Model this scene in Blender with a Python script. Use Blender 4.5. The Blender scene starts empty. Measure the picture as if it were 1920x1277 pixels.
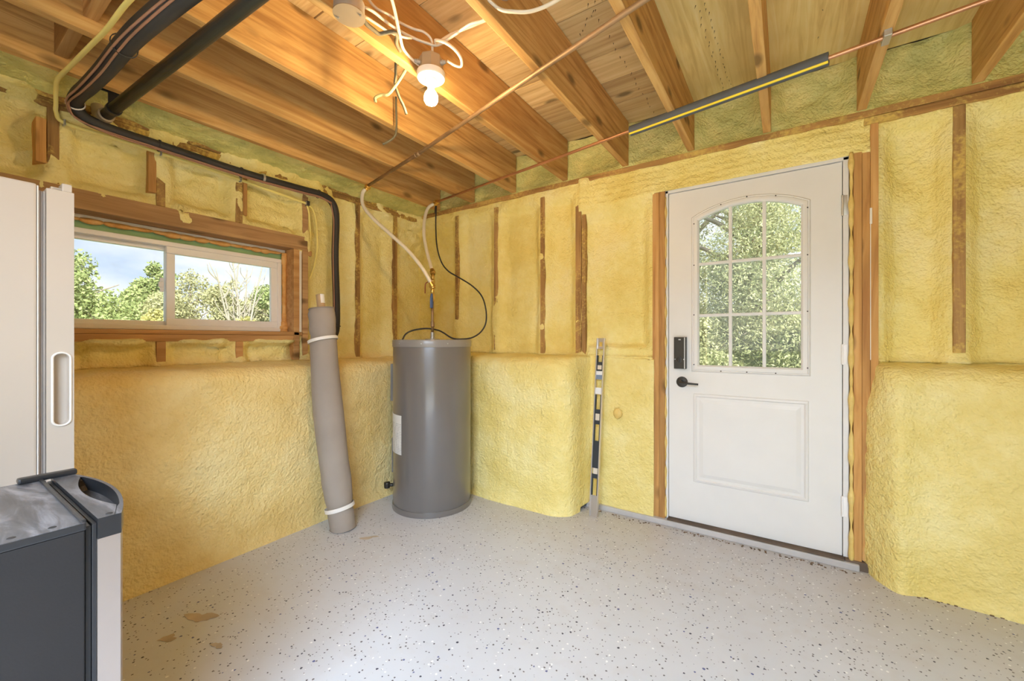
import bpy, bmesh, math, random
import numpy as np
from mathutils import Vector, Matrix

random.seed(7)
S = bpy.context.scene
C = S.collection

# ------------------------------------------------------------------ camera
cam_d = bpy.data.cameras.new('camera')
cam_d.sensor_width = 36.0
cam_d.lens = 771.0 / 1920.0 * 36.0
cam_d.shift_y = -1.5 / 1920.0
cam_d.clip_start = 0.02
cam_d.clip_end = 500
cam = bpy.data.objects.new('camera', cam_d)
C.objects.link(cam)
cam.location = (0, 0, 1.15)
cam.rotation_euler = (math.radians(90), 0, math.radians(33.741))
S.camera = cam

# ------------------------------------------------------------------ sky, sun, lights, exposure
S.view_settings.view_transform = 'Standard'
S.view_settings.look = 'None'
S.view_settings.exposure = 0.52
S.view_settings.gamma = 1.0
S.view_settings.use_curve_mapping = False
S.cycles.max_bounces = 10
S.cycles.diffuse_bounces = 6
S.cycles.transparent_max_bounces = 16
S.cycles.sample_clamp_indirect = 6.0

W = bpy.data.worlds.new('sky')
S.world = W
W.use_nodes = True
wn, wl = W.node_tree.nodes, W.node_tree.links
wn.clear()
tc = wn.new('ShaderNodeTexCoord')
mp = wn.new('ShaderNodeMapping'); mp.inputs['Scale'].default_value = (1.6, 1.6, 5.0)
wl.new(tc.outputs['Generated'], mp.inputs['Vector'])
cn = wn.new('ShaderNodeTexNoise'); cn.inputs['Scale'].default_value = 2.3; cn.inputs['Detail'].default_value = 7; cn.inputs['Roughness'].default_value = 0.55
wl.new(mp.outputs['Vector'], cn.inputs['Vector'])
cr = wn.new('ShaderNodeValToRGB')
cr.color_ramp.elements[0].position = 0.38; cr.color_ramp.elements[0].color = (0.50, 0.60, 0.78, 1)
cr.color_ramp.elements[1].position = 0.66; cr.color_ramp.elements[1].color = (0.92, 0.90, 0.88, 1)
e = cr.color_ramp.elements.new(0.50); e.color = (0.66, 0.71, 0.80, 1)
wl.new(cn.outputs['Fac'], cr.inputs['Fac'])
bg = wn.new('ShaderNodeBackground'); bg.inputs['Strength'].default_value = 1.15
wl.new(cr.outputs['Color'], bg.inputs['Color'])
wo = wn.new('ShaderNodeOutputWorld'); wl.new(bg.outputs['Background'], wo.inputs['Surface'])

sun_d = bpy.data.lights.new('sun', 'SUN'); sun_d.energy = 13.0; sun_d.angle = math.radians(3); sun_d.color = (1.0, 0.95, 0.86)
sun = bpy.data.objects.new('sun', sun_d); C.objects.link(sun)
sun.rotation_euler = Vector((-0.85, 0.30, -0.62)).to_track_quat('-Z', 'Y').to_euler()

# added area lamp outside, boosting the daylight through the doorway behind the camera
ar_d = bpy.data.lights.new('rear_daylight_fill', 'AREA'); ar_d.shape = 'RECTANGLE'; ar_d.size = 4.8; ar_d.size_y = 2.6
ar_d.energy = 900; ar_d.color = (0.63, 0.80, 1.0)
ar = bpy.data.objects.new('rear_daylight_fill', ar_d); C.objects.link(ar)
ar.location = (1.75, -3.1, 3.95)
ar.rotation_euler = Vector((-2.5, 4.2, -3.2)).to_track_quat('-Z', 'Y').to_euler()
BULB_STRENGTH = 440.0

# ------------------------------------------------------------------ helpers: noise
_rng = np.random.RandomState(11)
_T = _rng.rand(256, 256)
def vnoise(x, y, seed=0):
    x = np.asarray(x, float) + seed * 17.31; y = np.asarray(y, float) + seed * 9.77
    xi = np.floor(x).astype(int); yi = np.floor(y).astype(int)
    fx = x - xi; fy = y - yi
    fx = fx * fx * fx * (fx * (fx * 6 - 15) + 10); fy = fy * fy * fy * (fy * (fy * 6 - 15) + 10)
    a = _T[xi % 256, yi % 256]; b = _T[(xi + 1) % 256, yi % 256]; c = _T[xi % 256, (yi + 1) % 256]; d = _T[(xi + 1) % 256, (yi + 1) % 256]
    return (a * (1 - fx) + b * fx) * (1 - fy) + (c * (1 - fx) + d * fx) * fy - 0.5
def fbm(x, y, octaves=3, seed=0):
    r = 0; a = 1.0
    for i in range(octaves):
        r = r + a * vnoise(x * 2 ** i, y * 2 ** i, seed + i * 3); a *= 0.5
    return r
def sstep(a, b, x):
    t = np.clip((np.asarray(x, float) - a) / (b - a), 0, 1)
    return t * t * (3 - 2 * t)

# ------------------------------------------------------------------ helpers: materials
class NT:
    def __init__(self, name):
        self.m = bpy.data.materials.new(name); self.m.use_nodes = True
        self.n = self.m.node_tree.nodes; self.l = self.m.node_tree.links
        self.p = self.n['Principled BSDF']; self.out = self.n['Material Output']
    def add(self, t, **kw):
        x = self.n.new(t)
        for k, v in kw.items():
            if k in x.inputs: x.inputs[k].default_value = v
            else: setattr(x, k, v)
        return x
    def link(self, a, b): self.l.new(a, b)
    def coord(self, scale=(1, 1, 1), jitter=False):
        t = self.add('ShaderNodeTexCoord')
        v = t.outputs['Object']
        if jitter:
            oi = self.add('ShaderNodeObjectInfo')
            mu = self.add('ShaderNodeVectorMath', operation='SCALE'); mu.inputs['Scale'].default_value = 37.0
            cb = self.add('ShaderNodeCombineXYZ')
            for k in 'XYZ': self.link(oi.outputs['Random'], cb.inputs[k])
            self.link(cb.outputs[0], mu.inputs[0])
            ad = self.add('ShaderNodeVectorMath', operation='ADD')
            self.link(v, ad.inputs[0]); self.link(mu.outputs[0], ad.inputs[1]); v = ad.outputs[0]
        mpn = self.add('ShaderNodeMapping'); mpn.inputs['Scale'].default_value = scale
        self.link(v, mpn.inputs['Vector'])
        return mpn.outputs['Vector']
    def noise(self, vec, scale, detail=3, rough=0.5, dist=0.0):
        x = self.add('ShaderNodeTexNoise'); x.inputs['Scale'].default_value = scale; x.inputs['Detail'].default_value = detail
        x.inputs['Roughness'].default_value = rough; x.inputs['Distortion'].default_value = dist
        self.link(vec, x.inputs['Vector']); return x.outputs['Fac']
    def ramp(self, fac, stops):
        x = self.add('ShaderNodeValToRGB'); els = x.color_ramp.elements
        while len(els) < len(stops): els.new(0.5)
        for e_, (p, c) in zip(els, stops):
            e_.position = p; e_.color = (c[0], c[1], c[2], 1) if len(c) == 3 else c
        self.link(fac, x.inputs['Fac']); return x.outputs['Color']
    def mix(self, fac, a, b, mode='MIX'):
        x = self.add('ShaderNodeMix', data_type='RGBA', blend_type=mode)
        for sock, v in ((0, fac), (6, a), (7, b)):
            if isinstance(v, (int, float)): x.inputs[sock].default_value = v
            elif isinstance(v, tuple): x.inputs[sock].default_value = (v[0], v[1], v[2], 1)
            else: self.link(v, x.inputs[sock])
        return x.outputs[2]
    def math(self, op, a, b=0.0):
        x = self.add('ShaderNodeMath', operation=op)
        for i, v in enumerate((a, b)):
            if isinstance(v, (int, float)): x.inputs[i].default_value = v
            else: self.link(v, x.inputs[i])
        return x.outputs[0]
    def base(self, c):
        if isinstance(c, tuple): self.p.inputs['Base Color'].default_value = (c[0], c[1], c[2], 1)
        else: self.link(c, self.p.inputs['Base Color'])
    def set(self, **kw):
        for k, v in kw.items(): self.p.inputs[k.replace('_', ' ')].default_value = v
    def bump(self, h, strength=0.3, dist=0.005):
        b = self.add('ShaderNodeBump'); b.inputs['Strength'].default_value = strength; b.inputs['Distance'].default_value = dist
        self.link(h, b.inputs['Height']); self.link(b.outputs['Normal'], self.p.inputs['Normal'])

def plain(name, col, rough=0.5, metal=0.0, var=0.06, bump=0.0, bscale=60, spec=0.5, coat=0.0):
    k = NT(name)
    v = k.coord((1, 1, 1), True)
    f = k.noise(v, 6.0, 4)
    d = tuple(c * (1 - var) for c in col); u = tuple(min(1, c * (1 + var)) for c in col)
    k.base(k.ramp(f, [(0.3, d), (0.7, u)]))
    k.set(Roughness=rough, Metallic=metal)
    k.p.inputs['Specular IOR Level'].default_value = spec
    if coat: k.p.inputs['Coat Weight'].default_value = coat; k.p.inputs['Coat Roughness'].default_value = 0.12
    if bump: k.bump(k.noise(v, bscale, 4), bump, 0.003)
    return k.m

def foam_mat(name, c_lo, c_mid, c_hi, bump=0.85, scale=3.0, upper=None):
    k = NT(name)
    v = k.coord()
    f = k.noise(v, scale, 4, 0.55)
    f2 = k.noise(v, 26.0, 3)
    ff = k.math('ADD', k.math('MULTIPLY', f, 0.8), k.math('MULTIPLY', f2, 0.2))
    col = k.ramp(ff, [(0.34, c_lo), (0.5, c_mid), (0.64, c_hi)])
    if upper:     # paler, yellower colours blended in above the ledge
        up = k.ramp(ff, [(0.34, upper[0]), (0.5, upper[1]), (0.64, upper[2])])
        sp = k.add('ShaderNodeSeparateXYZ'); k.link(v, sp.inputs[0])
        col = k.mix(k.ramp(k.math('SUBTRACT', sp.outputs['Z'], 0.70), [(0.30, (0, 0, 0)), (0.36, (1, 1, 1))]), col, up)
    k.base(col)
    b1 = k.math('MULTIPLY', k.noise(v, 55.0, 3, 0.5), 1.3)
    vo = k.add('ShaderNodeTexVoronoi', feature='SMOOTH_F1'); vo.inputs['Scale'].default_value = 110.0
    k.link(v, vo.inputs['Vector'])
    b3 = k.noise(v, 18.0, 3, 0.5, 0.6)
    h = k.math('ADD', k.math('ADD', b1, k.math('MULTIPLY', vo.outputs['Distance'], -0.5)), k.math('MULTIPLY', b3, 1.6))
    k.bump(h, bump, 0.008)
    k.set(Roughness=0.55)
    k.p.inputs['Specular IOR Level'].default_value = 0.35
    return k.m

def wood_mat(name, dark, mid, light, axis, knots=True, spray=None, spray_amt=0.5, rough=0.7):
    k = NT(name)
    sc = [9.0, 9.0, 9.0]; sc['xyz'.index(axis)] = 0.55
    v = k.coord(tuple(sc), True)
    g = k.noise(v, 3.0, 5, 0.6, 0.8)
    col = k.ramp(g, [(0.34, dark), (0.5, mid), (0.66, light)])
    v2 = k.coord((1, 1, 1), True)
    big = k.noise(v2, 2.2, 3)
    col = k.mix(k.math('MULTIPLY', k.ramp(big, [(0.40, (0, 0, 0)), (0.75, (1, 1, 1))]), 0.55), col, tuple(c * 0.62 for c in mid))
    if knots:
        ks = [7.0, 7.0, 7.0]; ks['xyz'.index(axis)] = 3.2
        vk = k.coord(tuple(ks), True)
        vo = k.add('ShaderNodeTexVoronoi', feature='F1'); vo.inputs['Scale'].default_value = 1.0
        k.link(vk, vo.inputs['Vector'])
        kf = k.ramp(vo.outputs['Distance'], [(0.09, (1, 1, 1)), (0.20, (0, 0, 0))])
        col = k.mix(k.math('MULTIPLY', kf, 0.85), col, tuple(c * 0.28 for c in mid))
    oi = k.add('ShaderNodeObjectInfo')
    tint = k.ramp(oi.outputs['Random'], [(0.0, (0.82, 0.80, 0.78)), (1.0, (1.08, 1.06, 1.02))])
    col = k.mix(1.0, col, tint, 'MULTIPLY')
    if spray:
        sp = k.noise(v2, 5.0, 3, 0.6)
        sp2 = k.noise(v2, 70.0, 3, 0.6)
        m_ = k.math('ADD', k.math('MULTIPLY', sp, 0.6), k.math('MULTIPLY', sp2, 0.4))
        lo = 0.56 - 0.12 * spray_amt
        col = k.mix(k.ramp(m_, [(lo, (0, 0, 0)), (lo + 0.16, (1, 1, 1))]), col, spray)
    k.base(col)
    k.bump(g, 0.25, 0.002)
    k.set(Roughness=rough)
    k.p.inputs['Specular IOR Level'].default_value = 0.3
    return k.m

M = {}
M['foam_left'] = foam_mat('spray_foam_aged', (0.80, 0.59, 0.22), (0.86, 0.67, 0.29), (0.90, 0.745, 0.37), upper=((0.82, 0.68, 0.24), (0.89, 0.77, 0.33), (0.93, 0.84, 0.44)))
M['foam_back'] = foam_mat('spray_foam_yellow', (0.80, 0.625, 0.19), (0.86, 0.705, 0.26), (0.91, 0.785, 0.36), upper=((0.84, 0.67, 0.20), (0.90, 0.76, 0.28), (0.94, 0.83, 0.40)))
M['foam_rim'] = foam_mat('spray_foam_olive', (0.52, 0.51, 0.17), (0.70, 0.65, 0.23), (0.84, 0.74, 0.28), 0.9, 5.0)  # less-aged foam, with some of the rim's shade put into its olive colour
M['foam_orange'] = foam_mat('gap_foam_orange', (0.60, 0.27, 0.07), (0.75, 0.40, 0.12), (0.82, 0.52, 0.20), 0.4, 12.0)
M['foam_blob'] = foam_mat('foam_blob_ochre', (0.72, 0.50, 0.14), (0.78, 0.56, 0.18), (0.82, 0.62, 0.22), 0.4, 12.0)
SPR = (0.70, 0.50, 0.13)
M['joist'] = wood_mat('joist_timber', (0.44, 0.23, 0.07), (0.64, 0.375, 0.125), (0.75, 0.49, 0.19), 'y')
M['joist_x'] = wood_mat('blocking_timber', (0.34, 0.17, 0.06), (0.50, 0.28, 0.10), (0.60, 0.38, 0.16), 'x')
M['plank'] = wood_mat('subfloor_plank', (0.56, 0.36, 0.15), (0.72, 0.51, 0.23), (0.80, 0.61, 0.31), 'x')
M['plywood'] = wood_mat('subfloor_plywood', (0.72, 0.51, 0.17), (0.87, 0.68, 0.26), (0.92, 0.77, 0.36), 'y', False)
M['stud'] = wood_mat('stud_timber', (0.42, 0.20, 0.065), (0.58, 0.31, 0.10), (0.66, 0.39, 0.15), 'z')
M['stud_spray'] = wood_mat('stud_timber_oversprayed', (0.24, 0.13, 0.05), (0.40, 0.23, 0.085), (0.52, 0.32, 0.12), 'z', True, SPR, 0.5)
M['beam'] = wood_mat('beam_timber_y', (0.36, 0.20, 0.09), (0.50, 0.30, 0.14), (0.60, 0.38, 0.18), 'y')
M['sill'] = wood_mat('sill_timber_y', (0.48, 0.25, 0.09), (0.62, 0.34, 0.13), (0.70, 0.43, 0.19), 'y')
M['plate_y'] = wood_mat('plate_timber_y', (0.18, 0.10, 0.04), (0.30, 0.17, 0.06), (0.40, 0.23, 0.08), 'y', False, SPR, 0.75)
M['plate_x'] = wood_mat('plate_timber_x', (0.26, 0.13, 0.045), (0.42, 0.23, 0.075), (0.54, 0.31, 0.10), 'x', False, SPR, 0.62)
M['dark_wood'] = plain('weathered_sill', (0.11, 0.075, 0.05), 0.8, var=0.4, bump=0.3)
M['white_paint'] = plain('white_paint', (0.78, 0.76, 0.73), 0.38, var=0.02)
M['vinyl'] = plain('white_vinyl', (0.90, 0.88, 0.86), 0.35, var=0.02)
M['white_strip'] = plain('white_drip_paint', (0.80, 0.75, 0.66), 0.6, var=0.08)
M['green_tape'] = plain('green_sheathing', (0.30, 0.50, 0.26), 0.6, var=0.1)
M['appliance_white'] = plain('appliance_white', (0.60, 0.53, 0.46), 0.35, var=0.01)
M['gasket_grey'] = plain('gasket_grey', (0.42, 0.37, 0.33), 0.6)
M['black_plastic'] = plain('black_plastic', (0.022, 0.022, 0.024), 0.32, var=0.15, bump=0.1)
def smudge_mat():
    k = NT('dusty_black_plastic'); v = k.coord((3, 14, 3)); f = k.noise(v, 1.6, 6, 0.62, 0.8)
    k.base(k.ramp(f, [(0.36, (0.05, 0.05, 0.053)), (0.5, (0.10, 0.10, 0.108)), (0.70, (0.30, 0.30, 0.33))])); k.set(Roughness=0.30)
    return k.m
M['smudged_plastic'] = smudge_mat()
M['fridge_side'] = plain('charcoal_enamel', (0.026, 0.024, 0.024), 0.6, spec=0.15, var=0.06, bump=0.12, bscale=220)
M['stainless'] = plain('brushed_steel', (0.52, 0.45, 0.41), 0.38, 0.85, var=0.03)
M['heater_grey'] = plain('heater_grey_enamel', (0.165, 0.15, 0.14), 0.28, var=0.03, coat=0.55)
M['heater_lid'] = plain('heater_lid_grey', (0.26, 0.24, 0.22), 0.35, var=0.04, coat=0.3)
M['copper'] = plain('copper', (0.58, 0.30, 0.16), 0.42, 0.85, var=0.2)
M['copper_old'] = plain('tarnished_copper', (0.34, 0.22, 0.12), 0.55, 0.6, var=0.3)
M['brass'] = plain('brass', (0.72, 0.48, 0.14), 0.32, 0.9)
M['galv'] = plain('zinc', (0.55, 0.54, 0.52), 0.45, 0.8, var=0.2)
M['pex'] = plain('white_hose', (0.82, 0.76, 0.64), 0.45, var=0.03)
M['rubber'] = plain('black_rubber', (0.035, 0.032, 0.030), 0.65, var=0.2)
M['black_steel'] = plain('black_pipe', (0.045, 0.05, 0.052), 0.38, 0.3, var=0.3)
M['insul_grey'] = plain('grey_foam_sleeve', (0.10, 0.105, 0.11), 0.8, var=0.12, bump=0.3, bscale=150)
M['yellow_strip'] = plain('yellow_strip', (0.90, 0.68, 0.03), 0.5)
M['yellow_cable'] = plain('yellow_cable', (0.92, 0.78, 0.26), 0.45)
M['white_cable'] = plain('white_cable', (0.72, 0.62, 0.46), 0.45, var=0.08)
M['dark_cable'] = plain('braided_cable', (0.10, 0.09, 0.055), 0.8, var=0.3, bump=0.5, bscale=300)
M['old_cable'] = plain('cloth_cable', (0.27, 0.24, 0.11), 0.85, var=0.3, bump=0.5, bscale=300)
M['copper_wire'] = plain('brown_wire', (0.36, 0.19, 0.12), 0.4, var=0.15)
M['porcelain'] = plain('porcelain', (0.82, 0.76, 0.66), 0.25, var=0.02)
M['box_steel'] = plain('box_steel', (0.48, 0.47, 0.44), 0.45, 0.6, var=0.15)
M['box_cover'] = plain('box_cover', (0.42, 0.32, 0.20), 0.6, 0.2, var=0.1)
M['fabric'] = plain('taupe_fabric', (0.36, 0.31, 0.265), 0.85, var=0.06, bump=0.35, bscale=400)
M['white_tape'] = plain('white_tape', (0.86, 0.83, 0.79), 0.45, var=0.02)
M['cardboard'] = plain('cardboard', (0.52, 0.36, 0.20), 0.85, var=0.08)
M['alu'] = plain('aluminium', (0.66, 0.62, 0.58), 0.32, 0.85, var=0.06)
M['level_black'] = plain('level_black', (0.03, 0.038, 0.045), 0.4, var=0.1)
M['level_label'] = plain('level_label', (0.82, 0.81, 0.80), 0.4, var=0.02)
M['level_blue'] = plain('level_blue', (0.20, 0.26, 0.36), 0.4, var=0.1)
M['vial'] = plain('vial_beige', (0.70, 0.62, 0.50), 0.3, var=0.03)
M['blue'] = plain('blue_grip', (0.05, 0.10, 0.24), 0.4)
M['red'] = plain('red_lever', (0.36, 0.09, 0.04), 0.4)
M['bronze'] = plain('oil_bronze', (0.050, 0.045, 0.038), 0.35, 0.5, var=0.15)
M['concrete'] = plain('painted_curb', (0.50, 0.47, 0.45), 0.7, var=0.15, bump=0.3, bscale=40)
M['bounce_slab'] = plain('pale_bounce_slab', (0.62, 0.60, 0.57), 0.85, var=0.1)
M['dirt'] = plain('dirt_crumbs', (0.16, 0.10, 0.055), 0.9, var=0.3)
M['bark'] = plain('bark', (0.20, 0.17, 0.13), 0.9, var=0.3, bump=0.4)
M['deadwood'] = plain('bleached_wood', (0.24, 0.215, 0.175), 0.9, var=0.15)
M['sheath'] = plain('sheathing', (0.40, 0.30, 0.18), 0.9)
M['lawn'] = plain('lawn', (0.16, 0.24, 0.06), 0.9, var=0.3)
M['nail'] = plain('nail_steel', (0.05, 0.04, 0.035), 0.5, 0.6)
M['cobweb'] = plain('paint_splash', (0.85, 0.80, 0.70), 0.6)

def floor_mat():
    k = NT('epoxy_floor')
    v = k.coord()
    f = k.noise(v, 1.6, 4)
    f2 = k.noise(v, 11.0, 5, 0.6)
    col = k.ramp(f, [(0.3, (0.545, 0.55, 0.575)), (0.7, (0.60, 0.61, 0.64))])
    col = k.mix(k.math('MULTIPLY', k.ramp(f2, [(0.52, (0, 0, 0)), (0.72, (1, 1, 1))]), 0.22), col, (0.50, 0.45, 0.41))
    # tan mixed in towards the back wall
    sep = k.add('ShaderNodeSeparateXYZ'); k.link(v, sep.inputs[0])
    nb = k.math('ADD', sep.outputs['Y'], k.math('MULTIPLY', f2, 0.5))
    tan_back = k.ramp(k.math('SUBTRACT', nb, 2.15), [(0.0, (0, 0, 0)), (0.7, (1, 1, 1))])
    col = k.mix(k.math('MULTIPLY', tan_back, 0.4), col, (0.40, 0.33, 0.26))
    # flakes: random cells of a voronoi
    def flakes(scale, keep, size, color, col):
        vo = k.add('ShaderNodeTexVoronoi', feature='F1'); vo.inputs['Scale'].default_value = scale
        wv = k.add('ShaderNodeVectorMath', operation='ADD')
        nz = k.add('ShaderNodeTexNoise'); nz.inputs['Scale'].default_value = 150.0
        k.link(v, nz.inputs['Vector'])
        sc2 = k.add('ShaderNodeVectorMath', operation='SCALE'); sc2.inputs['Scale'].default_value = 0.006
        k.link(nz.outputs['Color'], sc2.inputs[0]); k.link(v, wv.inputs[0]); k.link(sc2.outputs[0], wv.inputs[1])
        k.link(wv.outputs[0], vo.inputs['Vector'])
        sp = k.add('ShaderNodeSeparateColor'); k.link(vo.outputs['Color'], sp.inputs[0])
        dens = k.noise(v, 3.0, 3)
        thr = k.math('MULTIPLY', dens, keep * 2)
        on = k.math('LESS_THAN', sp.outputs[0], thr)
        r = k.math('LESS_THAN', vo.outputs['Distance'], k.math('ADD', k.math('MULTIPLY', sp.outputs[1], size), size * 0.35))
        return k.mix(k.math('MULTIPLY', on, r), col, color)
    col = flakes(75.0, 0.42, 0.22, (0.13, 0.115, 0.12), col)
    col = flakes(48.0, 0.27, 0.17, (0.05, 0.05, 0.075), col)
    col = flakes(58.0, 0.24, 0.20, (0.80, 0.80, 0.80), col)
    col = flakes(42.0, 0.10, 0.17, (0.11, 0.12, 0.26), col)
    # tan patches where the coating has peeled
    vo = k.add('ShaderNodeTexVoronoi', feature='F1'); vo.inputs['Scale'].default_value = 2.1
    wv = k.add('ShaderNodeVectorMath', operation='ADD'); nz = k.add('ShaderNodeTexNoise'); nz.inputs['Scale'].default_value = 9.0; nz.inputs['Detail'].default_value = 4
    k.link(v, nz.inputs['Vector']); sc2 = k.add('ShaderNodeVectorMath', operation='SCALE'); sc2.inputs['Scale'].default_value = 0.22
    k.link(nz.outputs['Color'], sc2.inputs[0]); k.link(v, wv.inputs[0]); k.link(sc2.outputs[0], wv.inputs[1]); k.link(wv.outputs[0], vo.inputs['Vector'])
    k.base(col)
    k.set(Roughness=0.42)
    k.p.inputs['Specular IOR Level'].default_value = 0.4
    k.bump(f2, 0.06, 0.003)
    return k.m
M['floor'] = floor_mat()
M['stain'] = plain('floor_stain', (0.52, 0.43, 0.32), 0.6, var=0.25)

def glass_mat():
    k = NT('clear_glass')
    k.n.remove(k.p)
    tr = k.add('ShaderNodeBsdfTransparent'); tr.inputs['Color'].default_value = (0.95, 0.97, 0.96, 1)
    gl = k.add('ShaderNodeBsdfGlossy'); gl.inputs['Roughness'].default_value = 0.03
    fr = k.add('ShaderNodeFresnel'); fr.inputs['IOR'].default_value = 1.45
    mx = k.add('ShaderNodeMixShader')
    k.link(fr.outputs[0], mx.inputs[0]); k.link(tr.outputs[0], mx.inputs[1]); k.link(gl.outputs[0], mx.inputs[2])
    df = k.add('ShaderNodeBsdfDiffuse'); df.inputs['Color'].default_value = (0.8, 0.8, 0.78, 1)
    v = k.coord(); nz = k.noise(v, 12.0, 5, 0.6)
    dirt = k.math('ADD', k.math('MULTIPLY', k.ramp(nz, [(0.55, (0, 0, 0)), (0.8, (1, 1, 1))]), 0.05), 0.05)
    m2 = k.add('ShaderNodeMixShader')
    k.link(dirt, m2.inputs[0]); k.link(mx.outputs[0], m2.inputs[1]); k.link(df.outputs[0], m2.inputs[2])
    k.link(m2.outputs[0], k.out.inputs['Surface'])
    return k.m
M['glass'] = glass_mat()

def leaf_mat(name, a, b, c):
    k = NT(name); k.n.remove(k.p)
    v = k.coord()
    f = k.noise(v, 2.0, 5, 0.7); f2 = k.noise(v, 14.0, 3, 0.7)
    col = k.ramp(k.math('ADD', k.math('MULTIPLY', f, 0.5), k.math('MULTIPLY', f2, 0.5)), [(0.36, a), (0.5, b), (0.62, c)])
    d = k.add('ShaderNodeBsdfDiffuse'); t = k.add('ShaderNodeBsdfTranslucent')
    k.link(col, d.inputs['Color']); k.link(col, t.inputs['Color'])
    mx = k.add('ShaderNodeMixShader'); mx.inputs[0].default_value = 0.35
    k.link(d.outputs[0], mx.inputs[1]); k.link(t.outputs[0], mx.inputs[2]); k.link(mx.outputs[0], k.out.inputs['Surface'])
    return k.m
M['leaf_green'] = leaf_mat('leaf_green', (0.13, 0.18, 0.06), (0.29, 0.355, 0.145), (0.50, 0.53, 0.29))
M['leaf_olive'] = leaf_mat('leaf_olive', (0.18, 0.19, 0.09), (0.35, 0.35, 0.19), (0.56, 0.53, 0.34))
M['leaf_yellow'] = leaf_mat('leaf_yellow', (0.26, 0.28, 0.10), (0.44, 0.41, 0.16), (0.60, 0.54, 0.24))
M['leaf_cedar'] = leaf_mat('leaf_cedar', (0.13, 0.15, 0.075), (0.36, 0.375, 0.20), (0.66, 0.64, 0.42))

def bulb_mat():
    k = NT('lit_bulb')
    k.p.inputs['Emission Color'].default_value = (1.0, 0.70, 0.37, 1)
    k.p.inputs['Emission Strength'].default_value = BULB_STRENGTH
    k.base((0.9, 0.85, 0.75))
    return k.m
M['bulb'] = bulb_mat()

def label_mat():
    k = NT('printed_label')
    v = k.coord()
    sep = k.add('ShaderNodeSeparateXYZ'); k.link(v, sep.inputs[0])
    ln = k.math('FRACT', k.math('MULTIPLY', sep.outputs['Z'], 95.0))
    line = k.math('LESS_THAN', ln, 0.45)
    nz = k.noise(k.coord((120, 120, 20)), 1.0, 2)
    on = k.math('MULTIPLY', line, k.math('GREATER_THAN', nz, 0.46))
    band = k.math('MULTIPLY', on, k.math('LESS_THAN', sep.outputs['Z'], 0.60))
    k.base(k.mix(k.math('MULTIPLY', band, 0.55), (0.82, 0.80, 0.76), (0.25, 0.24, 0.23)))
    k.set(Roughness=0.5)
    return k.m
M['label'] = label_mat()

# ------------------------------------------------------------------ helpers: meshes and objects
def wloc(p):
    v = Vector((0, 0, 0))
    while p is not None:
        v += p.location; p = p.parent
    return v
def tag(o, label=None, cat=None, group=None, kind=None):
    if label: o['label'] = label
    if cat: o['category'] = cat
    if group: o['group'] = group
    if kind: o['kind'] = kind
    return o
def link(name, me, mat, parent=None, smooth=False):
    if mat is not None:
        me.materials.append(mat if not isinstance(mat, str) else M[mat])
    if smooth:
        me.polygons.foreach_set('use_smooth', [True] * len(me.polygons))
    o = bpy.data.objects.new(name, me); C.objects.link(o)
    if parent is not None: o.parent = parent
    return o
def obj(name, bm, mat, parent=None, smooth=False, autos=None):
    off = wloc(parent)
    if off.length > 0: bmesh.ops.translate(bm, verts=bm.verts, vec=-off)
    bmesh.ops.recalc_face_normals(bm, faces=bm.faces)
    if autos is not None:
        for f in bm.faces: f.smooth = True
        for e_ in bm.edges:
            if len(e_.link_faces) == 2 and e_.calc_face_angle(0) > math.radians(autos): e_.smooth = False
    me = bpy.data.meshes.new(name); bm.to_mesh(me); bm.free()
    return link(name, me, mat, parent, smooth)
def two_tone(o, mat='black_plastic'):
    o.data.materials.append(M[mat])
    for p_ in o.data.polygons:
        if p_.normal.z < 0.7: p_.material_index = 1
def empty(name, loc, label=None, cat=None, group=None, kind=None):
    o = bpy.data.objects.new(name, None); C.objects.link(o); o.location = loc; o.empty_display_size = 0.05
    return tag(o, label, cat, group, kind)
def B(): return bmesh.new()
def box(bm, lo, hi, bev=0.0, mat4=None):
    lo = Vector(lo); hi = Vector(hi)
    r = bmesh.ops.create_cube(bm, size=1.0)
    vs = r['verts']
    for v in vs:
        v.co = Vector(((lo.x + hi.x) / 2 + v.co.x * (hi.x - lo.x), (lo.y + hi.y) / 2 + v.co.y * (hi.y - lo.y), (lo.z + hi.z) / 2 + v.co.z * (hi.z - lo.z)))
    if bev > 0:
        es = list({e_ for v in vs for e_ in v.link_edges})
        rr = bmesh.ops.bevel(bm, geom=es, offset=bev, segments=2, affect='EDGES', profile=0.6)
        vs = list({v for f in rr['faces'] for v in f.verts} | {v for v in vs if v.is_valid})
    if mat4 is not None: bmesh.ops.transform(bm, matrix=mat4, verts=[v for v in vs if v.is_valid])
    return bm
def bbox(lo, hi, bev=0.0): return box(B(), lo, hi, bev)
def smooth_path(pts, per=8):
    P = [Vector(p) for p in pts]
    if len(P) < 3: return P
    out = []
    for i in range(len(P) - 1):
        p0 = P[i - 1] if i > 0 else P[0] * 2 - P[1]
        p1, p2 = P[i], P[i + 1]
        p3 = P[i + 2] if i + 2 < len(P) else P[-1] * 2 - P[-2]
        for j in range(per):
            t = j / per
            out.append(0.5 * ((2 * p1) + (-p0 + p2) * t + (2 * p0 - 5 * p1 + 4 * p2 - p3) * t * t + (-p0 + 3 * p1 - 3 * p2 + p3) * t ** 3))
    out.append(P[-1])
    return out
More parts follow.
